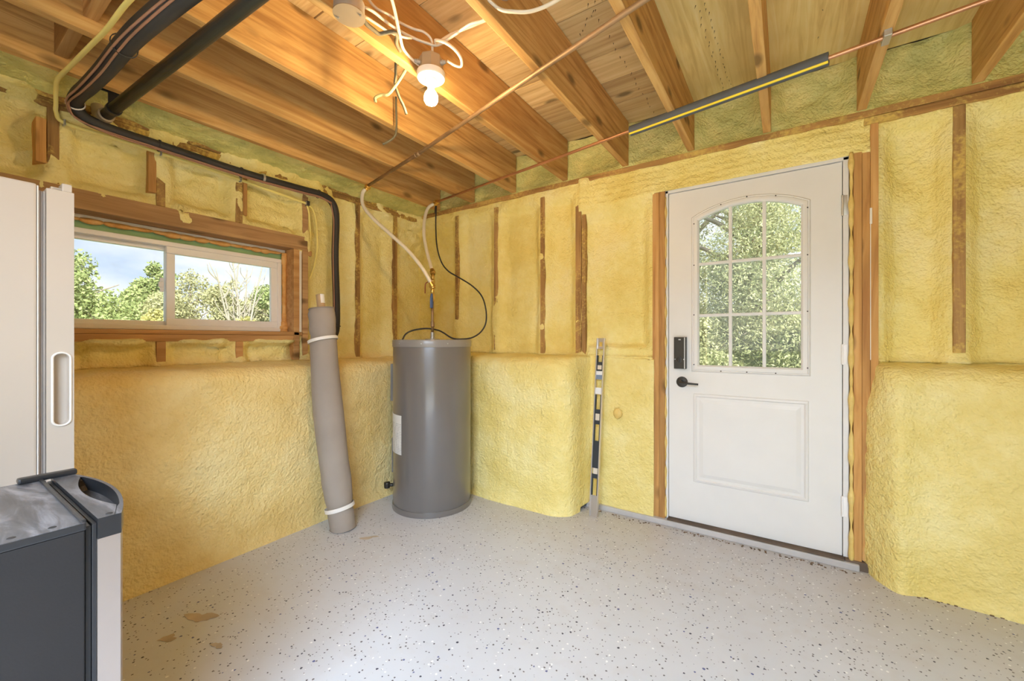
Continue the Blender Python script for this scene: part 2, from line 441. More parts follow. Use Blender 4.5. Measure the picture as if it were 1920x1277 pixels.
def tube(bm, pts, r, n=10, caps=True, flat=1.0, per=8, curve=True):
    P = smooth_path(pts, per) if curve else [Vector(p) for p in pts]
    m = len(P)
    up = None; rings = []
    for i, p in enumerate(P):
        t = (P[min(i + 1, m - 1)] - P[max(i - 1, 0)]).normalized()
        if up is None:
            up = Vector((0, 0, 1)) if abs(t.z) < 0.9 else Vector((1, 0, 0))
        a = (up - t * up.dot(t)).normalized(); b = t.cross(a); up = a
        if callable(r): ri = r(i / max(1, m - 1))
        else: ri = r
        ring = []
        for k_ in range(n):
            th = 2 * math.pi * k_ / n
            ring.append(bm.verts.new(p + a * (ri * flat * math.cos(th)) + b * (ri * math.sin(th))))
        rings.append(ring)
    for i in range(m - 1):
        for k_ in range(n):
            bm.faces.new((rings[i][k_], rings[i][(k_ + 1) % n], rings[i + 1][(k_ + 1) % n], rings[i + 1][k_]))
    if caps:
        bm.faces.new(list(reversed(rings[0]))); bm.faces.new(rings[-1])
    return bm
def lathe(bm, prof, center=(0, 0, 0), axis=Vector((0, 0, 1)), n=48):
    """prof: list of (radius, height along axis)"""
    axis = Vector(axis).normalized()
    q = Vector((0, 0, 1)).rotation_difference(axis)
    c = Vector(center); rings = []
    for (r, h) in prof:
        if r < 1e-6:
            rings.append([bm.verts.new(c + q @ Vector((0, 0, h)))])
        else:
            rings.append([bm.verts.new(c + q @ Vector((r * math.cos(2 * math.pi * k_ / n), r * math.sin(2 * math.pi * k_ / n), h))) for k_ in range(n)])
    for a, b in zip(rings[:-1], rings[1:]):
        for k_ in range(n):
            k2 = (k_ + 1) % n
            if len(a) == 1 and len(b) == 1: continue
            if len(a) == 1: bm.faces.new((a[0], b[k2], b[k_]))
            elif len(b) == 1: bm.faces.new((a[k_], a[k2], b[0]))
            else: bm.faces.new((a[k_], a[k2], b[k2], b[k_]))
    return bm
def grid_mesh(name, X, Y, Z, keep=None):
    """X,Y,Z arrays (rows, cols) -> mesh"""
    r, c = X.shape
    co = np.stack([X, Y, Z], -1).reshape(-1, 3)
    i = np.arange(r * c).reshape(r, c)
    q = np.stack([i[:-1, :-1], i[:-1, 1:], i[1:, 1:], i[1:, :-1]], -1)
    if keep is not None: q = q[keep]
    q = q.reshape(-1, 4)
    used, inv = np.unique(q, return_inverse=True)
    co = co[used]; q = inv.reshape(-1, 4)
    me = bpy.data.meshes.new(name)
    me.vertices.add(len(co)); me.vertices.foreach_set('co', co.ravel())
    me.loops.add(q.size); me.loops.foreach_set('vertex_index', q.ravel().astype(np.int32))
    me.polygons.add(len(q)); me.polygons.foreach_set('loop_start', np.arange(0, q.size, 4, dtype=np.int32))
    me.update(calc_edges=True); me.validate()
    return me

# ------------------------------------------------------------------ dimensions
XL, YB, ZJ, ZS = -2.80, 2.68, 2.29, 2.575      # left stud plane, back stud plane, joist underside, subfloor underside
XR, YR = 2.40, -0.75                            # right and rear walls, out of the picture

# ------------------------------------------------------------------ floor
bm = B()
box(bm, (-3.0, YR - 0.1, -0.12), (XR + 0.1, 2.80, 0.0))
floor = tag(obj('floor', bm, 'floor'), 'pale grey epoxy coated concrete floor with dark, white and blue flakes', None, None, 'structure')
def blotch(cx, cy, rx, ry, rot, seed, name='peeled_patch', parent=floor, mat='stain', z=0.0012):
    bm = B(); rr = random.Random(seed); n = 26; vs = []
    ph = [rr.uniform(0, 6.28) for _ in range(4)]
    for k_ in range(n):
        t = 2 * math.pi * k_ / n
        q = 1 + 0.28 * math.sin(2 * t + ph[0]) + 0.22 * math.sin(3 * t + ph[1]) + 0.12 * math.sin(7 * t + ph[2])
        x = rx * q * math.cos(t); y = ry * q * math.sin(t)
        vs.append(bm.verts.new((cx + x * math.cos(rot) - y * math.sin(rot), cy + x * math.sin(rot) + y * math.cos(rot), z)))
    bm.faces.new(vs)
    return obj(name, bm, mat, parent)
for a in [(-2.02, 0.70, 0.055, 0.03, 0.4, 1), (-1.98, 0.58, 0.03, 0.018, 1.0, 5), (-2.02, 1.52, 0.05, 0.016, 0.75, 2), (-1.78, 0.67, 0.022, 0.014, 0.2, 3)]:
    blotch(*a)
# crumbs and dirt swept against the curb and the heater
bm = B(); rr = random.Random(3)
for k_ in range(150):
    u_ = rr.random()
    if u_ < 0.55: x, y = rr.uniform(-0.68, 0.30), 2.625 - abs(rr.gauss(0, 0.012))
    elif u_ < 0.8: x, y = rr.uniform(-1.17, -0.70), 2.62 - abs(rr.gauss(0, 0.02))
    else: x, y = rr.uniform(0.34, 0.9), 2.545 - abs(rr.gauss(0, 0.012))
    s_ = rr.uniform(0.002, 0.006)
    box(bm, (x - s_, y - s_ * 0.6, 0), (x + s_, y + s_ * 0.6, s_ * 0.6))
tag(obj('dirt_crumbs', bm, 'dirt', floor), None, None, None, 'stuff')

# ------------------------------------------------------------------ ceiling: subfloor and joists
ceiling = tag(obj('ceiling', bbox((-3.0, YR - 0.1, ZS + 0.025), (XR + 0.1, 2.85, ZS + 0.06)), 'sheath'), 'open timber ceiling of joists under plank and plywood subfloor', None, None, 'structure')
# planks over the left bays, running across the joists
ys = [YR]
rr = random.Random(5)
edges = [2.70, 2.42, 2.19, 1.97, 1.66, 1.45, 1.24, 1.03, 0.80, 0.58, 0.36, 0.14, -0.08, -0.30, -0.52, -0.74, -0.96, -1.18, -1.40, -1.62, -1.84, -2.06, -2.28]
for y1, y0 in zip(edges[:-1], edges[1:]):
    if y0 < YR - 0.15: continue
    dz = rr.uniform(0, 0.004)
    obj('subfloor_plank', bbox((-2.95, y0 + 0.003, ZS + dz), (-0.485, y1 - 0.003, ZS + 0.025), 0.0015), 'plank', ceiling)
for y1, y0 in [(2.70, 0.262), (0.258, YR)]:
    for x0, x1 in [(-0.481, 0.738), (0.742, XR)]:
        obj('plywood_sheet', bbox((x0, y0, ZS), (x1, y1, ZS + 0.022), 0.001), 'plywood', ceiling)
JX = [-2.56, -2.17, -1.76, -1.32, -0.88, -0.48, -0.09, 0.31, 0.705, 1.11, 1.51, 1.92]
jm = None
for x in JX:
    if jm is None:
        j = obj('joist', bbox((-0.019, YR, ZJ), (0.019, 2.665, ZS), 0.003), 'joist', ceiling); jm = j.data
    else:
        j = bpy.data.objects.new('joist', jm); C.objects.link(j); j.parent = ceiling
    j.location = (x, 0, 0)
for x0, x1, y in [(-2.541, -2.189, 0.385), (-2.151, -1.779, 0.40)]:
    obj('blocking', bbox((x0, y - 0.02, ZJ + 0.05), (x1, y + 0.02, ZS - 0.01), 0.003), 'joist_x', ceiling)
# nail tips through the subfloor
bm = B()
def nailrow(x0, y0, x1, y1, n, jit=0.006):
    for k_ in range(n):
        t = k_ / (n - 1)
        x = x0 + (x1 - x0) * t + rr.uniform(-jit, jit); y = y0 + (y1 - y0) * t + rr.uniform(-jit, jit) * 2
        h = rr.uniform(0.008, 0.018); r = 0.0022
        dx, dy = rr.uniform(-.006, .006), rr.uniform(-.006, .006)
        a = [bm.verts.new((x + r * math.cos(q), y + r * math.sin(q), ZS + 0.002)) for q in (0, 2.09, 4.19)]
        p = bm.verts.new((x + dx, y + dy, ZS - h))
        for i in range(3): bm.faces.new((a[i], a[(i + 1) % 3], p))
nailrow(-0.335, 1.2, -0.30, 2.62, 34); nailrow(-0.305, 1.2, -0.265, 2.62, 34)
nailrow(-0.70, 1.25, -0.69, 2.62, 26); nailrow(-0.62, 1.6, -0.80, 1.78, 9); nailrow(-0.08 + .2, 1.3, 0.13, 2.6, 8)
nailrow(-1.10, 1.9, -1.08, 2.6, 12); nailrow(-1.02, 1.9, -1.0, 2.5, 9); nailrow(-1.55, 1.2, -1.5, 2.5, 12)
tag(obj('nail_tips', bm, 'nail', ceiling), None, None, None, 'stuff')

# ------------------------------------------------------------------ foam wall builder
def near(u, centres, half):
    d = np.full_like(u, 9.0)
    for c_ in centres: d = np.minimum(d, np.abs(u - c_) - half)
    return d
def foam_surface(name, u, frame, L, zl, bfun, ztop, dropfun, seed, amps, post=None, nA=64, nB=9, nC=16, nD=84):
    b0 = bfun(u, np.full_like(u, zl + 0.001))
    r = np.clip((L - b0) * 0.55, 0.0, 0.085)
    rows_o, rows_z, rows_k = [], [], []
    for i in range(nA):
        t = i / nA
        z = (zl - r) * t
        rows_o.append(L + 0.02 * np.exp(-z / 0.05) * (L > 0.06)); rows_z.append(z); rows_k.append(0)
    for i in range(nB):
        th = i / nB * math.pi / 2
        rows_o.append(L - r + r * math.cos(th)); rows_z.append(zl - r + r * math.sin(th)); rows_k.append(1)
    for i in range(nC):
        t = i / nC
        rows_o.append((L - r) * (1 - t) + b0 * t); rows_z.append(np.full_like(u, zl) + 0.012 * t); rows_k.append(1)
    for i in range(nD + 1):
        z = np.full_like(u, zl + 0.012 + (ztop - zl - 0.012) * i / nD)
        fil = 0.03 * np.exp(-(z - zl - 0.012) / 0.02) * (L > 0.06)
        rows_o.append(bfun(u, z) + fil); rows_z.append(z); rows_k.append(2)
    O = np.array(rows_o); Zz = np.array(rows_z); U = np.broadcast_to(u, O.shape).copy()
    # arc length along the profile for noise
    ds = np.sqrt(np.diff(O, axis=0) ** 2 + np.diff(Zz, axis=0) ** 2); Sx = np.vstack([np.zeros((1, O.shape[1])), np.cumsum(ds, 0)])
    go, gz = np.gradient(O, axis=0), np.gradient(Zz, axis=0)
    ln = np.sqrt(go ** 2 + gz ** 2) + 1e-9
    no, nz = gz / ln, -go / ln
    no = np.where(np.abs(no) + np.abs(nz) < 1e-3, 1, no)
    a1, a2, a3 = amps
    n_ = a1 * fbm(U * 2.1, Sx * 2.1, 2, seed) + a2 * fbm(U * 8, Sx * 10, 2, seed + 5) + a3 * fbm(U * 26, Sx * 34, 2, seed + 9)
    n_ = n_ + 0.011 * fbm(U * 1.3, Sx * 6.5, 2, seed + 14)
    K = np.array(rows_k)[:, None]
    lump = np.where(K == 2, 1.0, 0.55)
    O2 = O + no * n_ * lump; Z2 = Zz - nz * 0 + (-(-nz)) * n_ * lump * 1.0
    Z2[0] = 0.0 - 0.002
    if post is not None: O2 = post(U, Z2, O2)
    X, Y, Z = frame(U, O2, Z2)
    uc = (U[:-1, :-1] + U[1:, 1:]) / 2; zc = (Z2[:-1, :-1] + Z2[1:, 1:]) / 2
    keep = ~dropfun(uc, zc)
    return grid_mesh(name, X, Y, Z, keep)

# ---- left wall: concrete below covered in foam to a ledge at 1.0 m, stud wall with a window above
LS = [-0.41, 0.0, 0.415, 0.79, 1.17, 1.585, 2.013, 2.385]     # stud centres
def left_b(u, z):
    d = near(u, LS, 0.019)
    m = sstep(0.0, 0.075, d)
    top = sstep(0.0, 0.07, 2.205 - z)
    hdr = np.where((u > 0.1) & (u < 1.62), sstep(0.0, 0.05, np.abs(z - 1.82) - 0.05), 1.0)
    sil = np.where((u > 0.1) & (u < 1.62), sstep(0.0, 0.03, np.abs(z - 1.17) - 0.03), 1.0)
    lum = np.where((z > 1.87), 0.035 * fbm(u * 6, z * 9, 2, 3) + 0.040 * np.abs(fbm(u * 11, z * 15, 2, 8)), 0.02 * fbm(u * 10, z * 12, 2, 4) * (z < 1.15))
    dep = np.where((u < 1.62), 0.085, 0.065)
    lowlump = np.where((u < 1.6) & (z < 1.15), 0.05 * sstep(0.03, 0.09, d), 0)
    return -0.008 - dep * m * top * hdr * sil + lum * m + lowlump
uL = np.arange(YR - 0.02, 2.82, 0.0155)
Lprof = 0.345 + 0.012 * np.sin(uL * 2.3)
def left_frame(U, O, Z): return XL + O, U, Z
def left_drop(u, z): return (u > 0.20) & (u < 1.53) & (z > 1.16) & (z < 1.80)
me = foam_surface('wall_left', uL, left_frame, Lprof, 0.995, left_b, 2.30, left_drop, 2, (0.035, 0.014, 0.0045), None, nD=96)
wall_left = tag(link('wall_left', me, 'foam_left', None, True), 'left wall sprayed with lumpy yellow insulation foam around the window', None, None, 'structure')
# outer sheathing with the window opening
for lo, hi in [((-3.03, YR, -0.3), (-2.975, 0.22, 2.7)), ((-3.03, 1.50, -0.3), (-2.975, 2.9, 2.7)), ((-3.03, 0.22, -0.3), (-2.975, 1.50, 1.19)), ((-3.03, 0.22, 1.72), (-2.975, 1.50, 2.7))]:
    obj('sheathing', bbox(lo, hi), 'sheath', wall_left)
# studs
for y in LS:
    if y == 1.585: continue
    if 0.1 < y < 1.5:
        continue
    obj('stud', bbox((XL - 0.13, y - 0.019, 0.985), (XL + 0.003, y + 0.019, 2.215), 0.003), 'stud_spray', wall_left)
for y in (0.40, 0.79, 1.17):
    obj('cripple_stud', bbox((XL - 0.13, y - 0.019, 1.868), (XL + 0.004, y + 0.019, 2.215), 0.003), 'stud_spray', wall_left)
    if y > 0.5:
        obj('cripple_stud', bbox((XL - 0.13, y - 0.02, 0.99), (XL + 0.008, y + 0.02, 1.14), 0.003), 'sill', wall_left)
for y0, y1, z0 in ((0.345, 0.378, 1.95), (0.735, 0.769, 1.93), (1.190, 1.212, 1.92)):
    obj('nailer_block', bbox((XL - 0.12, y0, z0), (XL + 0.012, y1, 2.15), 0.003), 'stud', wall_left)
obj('king_stud', bbox((XL - 0.13, 1.567, 1.195), (XL + 0.006, 1.607, 2.215), 0.003), 'beam', wall_left)
obj('king_stud', bbox((XL - 0.13, 1.565, 0.985), (XL + 0.008, 1.605, 1.1945), 0.003), 'sill', wall_left)
obj('trimmer_stud', bbox((XL - 0.14, 1.505, 0.99), (XL + 0.006, 1.544, 1.772), 0.003), 'sill', wall_left)
obj('paint_drip', bbox((XL - 0.10, 1.546, 1.19), (XL + 0.002, 1.563, 1.765), 0.004), 'white_strip', wall_left)
obj('window_header', bbox((XL - 0.15, 0.05, 1.772), (XL + 0.012, 1.600, 1.866), 0.004), 'beam', wall_left)
obj('header_end', bbox((XL - 0.03, 1.608, 1.74), (XL + 0.004, 1.635, 1.775), 0.003), 'sill', wall_left)
obj('sill_plate', bbox((XL - 0.14, 0.05, 1.180), (XL + 0.006, 1.565, 1.2035), 0.003), 'sill', wall_left)
obj('sill_plate', bbox((XL - 0.14, 0.05, 1.141), (XL + 0.010, 1.503, 1.179), 0.003), 'sill', wall_left)
obj('top_plate', bbox((XL - 0.14, YR, 2.213), (XL + 0.004, 2.70, 2.250), 0.003), 'plate_y', wall_left)
obj('top_plate', bbox((XL - 0.14, YR, 2.252), (XL + 0.002, 2.70, 2.288), 0.003), 'plate_y', wall_left)
# olive foam packed between the wall plate and the last joist
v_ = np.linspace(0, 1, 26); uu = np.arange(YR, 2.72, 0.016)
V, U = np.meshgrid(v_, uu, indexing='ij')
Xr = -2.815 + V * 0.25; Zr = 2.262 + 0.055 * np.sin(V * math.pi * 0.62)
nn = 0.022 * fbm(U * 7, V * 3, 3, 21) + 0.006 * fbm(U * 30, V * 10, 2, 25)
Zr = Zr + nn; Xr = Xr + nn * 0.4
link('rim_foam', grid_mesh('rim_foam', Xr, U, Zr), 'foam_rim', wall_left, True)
# window surround: green flashing, white strip and canned foam
obj('flashing', bbox((-2.955, 0.2, 1.705), (-2.925, 1.505, 1.758)), 'green_tape', wall_left)
obj('flashing', bbox((-2.955, 1.477, 1.20), (-2.925, 1.505, 1.705)), 'green_tape', wall_left)
obj('white_strip', bbox((-2.93, 0.2, 1.752), (-2.902, 1.503, 1.7715), 0.003), 'white_strip', wall_left)
bm = B()
rr = random.Random(9)
y = 0.30
while y < 1.50:
    w = rr.uniform(0.03, 0.075); a_ = rr.uniform(0.006, 0.015)
    tube(bm, [(-2.915, y - w, 1.754), (-2.905, y - w * 0.4, 1.748 - a_ * 0.3), (-2.905, y + w * 0.4, 1.748 - a_ * 0.3), (-2.915, y + w, 1.754)], lambda t, a=a_: 0.004 + a * math.sin(math.pi * t), 8)
    y += w * 1.3
pts = [(-2.905, 1.494, 1.205)]
tube(bm, [(-2.9, 1.494, z) for z in (1.206, 1.225, 1.25, 1.29, 1.35, 1.42, 1.50, 1.58, 1.66, 1.72, 1.75)], lambda t: [0.026, 0.030, 0.022, 0.015, 0.013, 0.015, 0.013, 0.015, 0.014, 0.018, 0.016, 0.014][min(11, int(t * 11))], 12)
tag(obj('gap_foam', bm, 'foam_orange', wall_left, True), None, None, None, 'stuff')

# ---- window (sliding, white vinyl, two sashes)
win = empty('window_1', (-2.93, 0.86, 1.207), 'wide white vinyl sliding window of two panes in the foam wall', None, None, 'structure')
def frame_bars(name, y0, y1, z0, z1, w, x0, x1, parent, mat='vinyl', bev=0.004):
    bm = B()
    box(bm, (x0, y0, z0), (x1, y1, z0 + w), bev); box(bm, (x0, y0, z1 - w), (x1, y1, z1), bev)
    box(bm, (x0, y0, z0 + w), (x1, y0 + w, z1 - w), bev); box(bm, (x0, y1 - w, z0 + w), (x1, y1, z1 - w), bev)
    return obj(name, bm, mat, parent)
frame_bars('window_frame', 0.24, 1.477, 1.206, 1.704, 0.026, -2.975, -2.898, win)
sr = frame_bars('sash', 0.845, 1.452, 1.232, 1.679, 0.040, -2.935, -2.906, win)
sl = frame_bars('sash', 0.266, 0.872, 1.232, 1.679, 0.024, -2.968, -2.940, win)
obj('pane', bbox((-2.924, 0.884, 1.271), (-2.920, 1.413, 1.640)), 'glass', sr)
obj('pane', bbox((-2.956, 0.289, 1.255), (-2.952, 0.849, 1.656)), 'glass', sl)
bm = B()
box(bm, (-2.940, 0.824, 1.42), (-2.930, 0.842, 1.50), 0.004); box(bm, (-2.932, 0.815, 1.445), (-2.920, 0.838, 1.475), 0.004)
obj('latch', bm, 'vinyl', sl)
bm = B(); box(bm, (-2.951, 0.47 - 0.0, 1.502), (-2.9505, 0.49, 1.518))
obj('sticker', bm, 'white_tape', sl)

# ---- back wall
BS = [-2.36, -1.945, -1.515, -1.225]            # stud centres left of the door
BS2 = [0.652, 1.06, 1.47, 1.87, 2.28]           # right of the door
def back_b(u, z):
    d = near(u, BS + BS2 + [-0.70, 0.36], 0.019)
    m = sstep(0.0, 0.075, d)
    top = sstep(0.0, 0.07, 2.205 - z)
    hdr = np.where((u > -1.22) & (u < 0.36), sstep(0.0, 0.10, 2.06 - z - 0.02 * vnoise(u * 5, z, 4)), 1.0)
    blk = np.where((u > -1.15) & (u < -0.68), sstep(0.0, 0.035, np.abs(z - 1.065) - 0.022), 1.0)
    lum = 0.012 * fbm(u * 7, z * 4, 2, 13) + 0.006 * fbm(u * 16, z * 10, 2, 17)
    dep = np.where(u > 0.36, 0.072, np.where(u < -1.25, 0.052, 0.055))
    hb = np.where((u > -1.22) & (u < 0.36) & (z > 2.06), 0.018 + 0.004 * np.sin(z * 160 + 3 * vnoise(u * 3, z * 2, 6)), 0.0)
    low = np.where((u > -1.15) & (u < -0.70) & (z < 1.04), 0.02 + 0.02 * np.sin((u + 1.15) / 0.45 * math.pi) + 0.012 * fbm(u * 12, z * 2.5, 2, 19), 0.0)
    return -0.008 - dep * m * top * hdr * blk + lum * m + hb + low
uB = np.arange(-2.93, XR + 0.02, 0.0155)
_q = np.clip((uB + 1.31) / 0.17, 0, 1)
Lb = np.where(uB < -1.31, 0.30, 0.14 + 0.16 * np.sqrt(1 - _q ** 2) - 0.14 * sstep(-1.165, -1.125, uB)) + 0.02 * sstep(-1.13, -1.08, uB)
Lb = np.where(uB < -1.7, Lb - 0.03 * sstep(-1.7, -2.2, uB), Lb)
Lb = np.where(uB > 0.28, 0.006 + 0.115 * sstep(0.28, 0.44, uB) + 0.03 * np.exp(-((uB - 0.42) / 0.06) ** 2), Lb)
Lb = np.where((uB > 0.6), Lb + 0.03 * sstep(0.6, 1.2, uB), Lb)
def back_frame(U, O, Z): return U, YB - O, Z
def back_drop(u, z):
    door = (u > -0.700) & (u < 0.30) & (z < 2.078)
    curb = (u > -1.155) & (u < -0.65) & (z < 0.035)
    return door | curb
def back_post(u, z, o):
    edge = 0.310 + 0.055 * sstep(0.78, 1.04, z) + 0.016 * vnoise(u * 0 + 3.1, z * 9, 3) + 0.008 * vnoise(u * 0 + 1.7, z * 30, 5)
    low = sstep(1.10, 1.05, z) if False else 1 - sstep(1.045, 1.085, z)
    m = sstep(-0.004, 0.022, u - edge)
    olow = -0.03 + (o + 0.03) * m
    o = np.where(u > 0.25, o * (1 - low) + olow * low, o)
    hid = (u > 0.25) & (u < 0.376)
    return np.where(hid & (z > 1.06) & (z < 2.078), np.minimum(o, -0.012), o)
me = foam_surface('wall_back', uB, back_frame, Lb, 1.030, back_b, 2.27, back_drop, 31, (0.026, 0.013, 0.0042), back_post, nD=90)
wall_back = tag(link('wall_back', me, 'foam_back', None, True), 'back wall sprayed with yellow insulation foam between studs around the door', None, None, 'structure')
for lo, hi in [((-3.0, 2.83, -0.3), (-0.64, 2.88, 2.7)), ((0.27, 2.83, -0.3), (XR, 2.88, 2.7)), ((-0.64, 2.83, 2.07), (0.27, 2.88, 2.7)), ((-0.64, 2.83, -0.3), (0.27, 2.88, 0.03))]:
    obj('sheathing', bbox(lo, hi), 'sheath', wall_back)
for x in BS:
    w = 0.019 if x != -1.225 else 0.022
    obj('stud', bbox((x - w, YB - 0.003, 1.0), (x + w, YB + 0.13, 2.215), 0.003), 'stud_spray', wall_back)
obj('stud', bbox((-1.2, YB - 0.001, 1.0), (-1.172, YB + 0.13, 2.03), 0.003), 'stud_spray', wall_back)
for x in BS2:
    obj('stud', bbox((x - 0.02, YB - 0.004, 1.09), (x + 0.02, YB + 0.13, 2.214), 0.003), 'stud_spray', wall_back)
obj('door_stud', bbox((-0.7085, YB - 0.012, 0.012), (-0.6685, YB + 0.13, 2.078), 0.002), 'stud', wall_back)
obj('door_stud', bbox((-0.6675, YB - 0.012, 0.012), (-0.6330, YB + 0.13, 2.080), 0.002), 'stud', wall_back)
obj('door_stud', bbox((0.279, YB - 0.014, 0.012), (0.311, YB + 0.13, 2.085), 0.002), 'stud', wall_back)
obj('door_stud', bbox((0.312, YB - 0.010, 0.05), (0.343, YB + 0.13, 2.083), 0.002), 'stud', wall_back)
obj('door_stud', bbox((0.344, YB - 0.012, 0.05), (0.374, YB + 0.13, 2.214), 0.002), 'stud', wall_back)
obj('caulk_line', bbox((0.3425, YB - 0.0135, 1.05), (0.3455, YB - 0.008, 1.75)), 'cobweb', wall_back)
obj('foam_drip', bbox((0.3405, YB - 0.017, 1.72), (0.350, YB - 0.009, 1.80), 0.003), 'cobweb', wall_back)
obj('top_plate', bbox((0.32, YB - 0.005, 2.216), (XR, YB + 0.13, 2.252), 0.003), 'plate_x', wall_back)
obj('top_plate', bbox((-2.80, YB - 0.010, 2.254), (XR, YB + 0.13, 2.288), 0.003), 'plate_x', wall_back)
# rim foam above the plate, between the joists
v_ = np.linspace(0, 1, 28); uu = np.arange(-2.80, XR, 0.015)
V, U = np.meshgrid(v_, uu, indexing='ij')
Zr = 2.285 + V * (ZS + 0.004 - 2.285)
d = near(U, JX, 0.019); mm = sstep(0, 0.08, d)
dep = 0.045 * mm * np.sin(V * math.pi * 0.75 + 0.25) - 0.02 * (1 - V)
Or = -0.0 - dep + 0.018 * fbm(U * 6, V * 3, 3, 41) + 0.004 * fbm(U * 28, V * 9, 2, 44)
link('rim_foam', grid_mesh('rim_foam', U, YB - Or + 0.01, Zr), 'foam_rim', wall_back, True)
# an oval blob of fresh foam beside the spirit level
bm = B(); bmesh.ops.create_uvsphere(bm, u_segments=16, v_segments=10, radius=1.0, matrix=Matrix.Translation((-0.925, YB - 0.045, 0.665)) @ Matrix.Diagonal((0.030, 0.014, 0.034, 1)))
obj('foam_blob', bm, 'foam_blob', wall_back, True)
# concrete curb along the foot of the wall and under the door
curb = obj('curb', bbox((-1.15, 2.640, 0.0), (0.30, 2.80, 0.034), 0.006), 'concrete', wall_back)
bm = B(); tube(bm, [(x, YB - 0.013 - 0.004 * math.sin(x * 9), z) for x, z in [(0.270, 0.04 + 0.1025 * i) for i in range(21)]], lambda t: 0.0085 + 0.003 * math.sin(t * 53) + 0.002 * math.sin(t * 131), 8)
obj('gap_foam', bm, 'foam_blob', wall_back, True)
bm = B(); tube(bm, [(-0.629, YB - 0.006, 0.04 + 0.1 * i) for i in range(21)], lambda t: 0.004 + 0.0025 * math.sin(t * 61) + 0.002 * math.sin(t * 140), 8)
obj('gap_foam', bm, 'foam_blob', wall_back, True)
# mud at the right foot of the jamb
bm = B(); box(bm, (0.245, 2.655, 0.0), (0.345, 2.72, 0.045), 0.004)
obj('sole_plate_end', bm, 'dark_wood', wall_back)

# ---- right wall and rear wall, outside the picture, with a wide doorway whose edges are set to steer the added daylight
wr = tag(obj('wall_right', bbox((XR, YR, 0), (XR + 0.1, 2.85, 2.60)), 'foam_back'), None, None, None, 'structure')
for lo, hi in [((-3.0, YR - 0.1, 0), (-0.92, YR, 2.6)), ((1.3, YR - 0.1, 0), (XR, YR, 2.6)), ((-0.92, YR - 0.1, 2.24), (1.3, YR, 2.6))]:
    tag(obj('wall_rear', bbox(lo, hi), 'foam_back'), None, None, None, 'structure')

# ------------------------------------------------------------------ door
DY = 2.690
door = empty('door_1', (-0.188, DY, 0.043), 'white entry door with arched nine pane window, keypad lock and lever', None, None, 'structure')
dx0, dx1, dz0, dz1 = -0.613, 0.236, 0.045, 2.060
gx0, gx1, gz0, gzs, gzt = -0.452, 0.076, 0.985, 1.875, 1.940      # glazed opening: sides to gzs, arch to gzt
gc = (gx0 + gx1) / 2; gh = (gx1 - gx0) / 2
def arch(x, top=gzt, spr=gzs, c=gc, h=gh):
    sag = top - spr; R_ = (h * h + sag * sag) / (2 * sag)
    return top - R_ + math.sqrt(max(0, R_ * R_ - (x - c) ** 2))
def slab_bm():
    bm = B(); y0, y1 = DY, DY + 0.042
    box(bm, (dx0, y0, dz0), (gx0, y1, dz1)); box(bm, (gx1, y0, dz0), (dx1, y1, dz1)); box(bm, (gx0, y0, dz0), (gx1, y1, gz0))
    n = 24
    xs = [gx0 + (gx1 - gx0) * i / n for i in range(n + 1)]
    rows = []
    for x in xs:
        a = arch(x)
        rows.append([bm.verts.new(p) for p in ((x, y0, a), (x, y0, dz1), (x, y1, dz1), (x, y1, a))])
    for p, q in zip(rows[:-1], rows[1:]):
        for i in range(4): bm.faces.new((p[i], p[(i + 1) % 4], q[(i + 1) % 4], q[i]))
    return bm
obj('door_slab', slab_bm(), 'white_paint', door)
# raised trim round the glass
def lite_ring(o_in, o_out, prof, bm, y=DY):
    """sweep a moulding around the arched opening; prof = list of (offset outward, proud)"""
    loops = []
    for off, pr in prof:
        x0, x1, z0 = gx0 - off, gx1 + off, gz0 - off
        pts = [(x0, z0), (x1, z0)]
        n = 24
        h = gh + off
        for i in range(n + 1):
            x = x1 - (x1 - x0) * i / n
            pts.append((x, arch(x, gzt + off, gzs + off * 0.6, gc, h)))
        loops.append([bm.verts.new((x, y - pr, z)) for x, z in pts])
    for a, b in zip(loops[:-1], loops[1:]):
        m = len(a)
        for i in range(m): bm.faces.new((a[i], a[(i + 1) % m], b[(i + 1) % m], b[i]))
    return bm
ring = lite_ring(0, 0, [(-0.012, -0.02), (-0.012, 0.004), (-0.004, 0.012), (0.006, 0.014), (0.016, 0.011), (0.019, 0.006), (0.024, 0.008), (0.030, 0.0)], B())
lt = obj('lite_frame', ring, 'white_paint', door, autos=30)
bm = B()
for x, z in [(-0.466, 1.85), (-0.466, 1.60), (-0.466, 1.30), (-0.466, 1.0), (-0.32, 0.966), (-0.188, 0.966), (-0.05, 0.966), (0.092, 1.0), (0.092, 1.3), (0.092, 1.6), (0.092, 1.85), (-0.32, 1.94), (-0.188, 1.962), (-0.05, 1.94)]:
    obj('screw_hole', lathe(B(), [(0, 0.0142), (0.0035, 0.0140), (0.0035, 0.006)], (x, DY, z), (0, -1, 0), 8), 'nail', lt)
mz = [1.295, 1.604]; mx_ = [gx0 + 0.012 + (gx1 - gx0 - 0.024) * k_ / 3 for k_ in (1, 2)]
for x in mx_:
    obj('muntin', bbox((x - 0.009, DY - 0.002, gz0 - 0.002), (x + 0.009, DY + 0.022, arch(x) - 0.004), 0.004), 'white_paint', door)
for z in mz:
    obj('muntin', bbox((gx0 + 0.005, DY - 0.001, z - 0.009), (gx1 - 0.005, DY + 0.021, z + 0.009), 0.004), 'white_paint', door)
cols = [gx0 + 0.002] + mx_ + [gx1 - 0.002]; rowz = [gz0 + 0.002] + mz
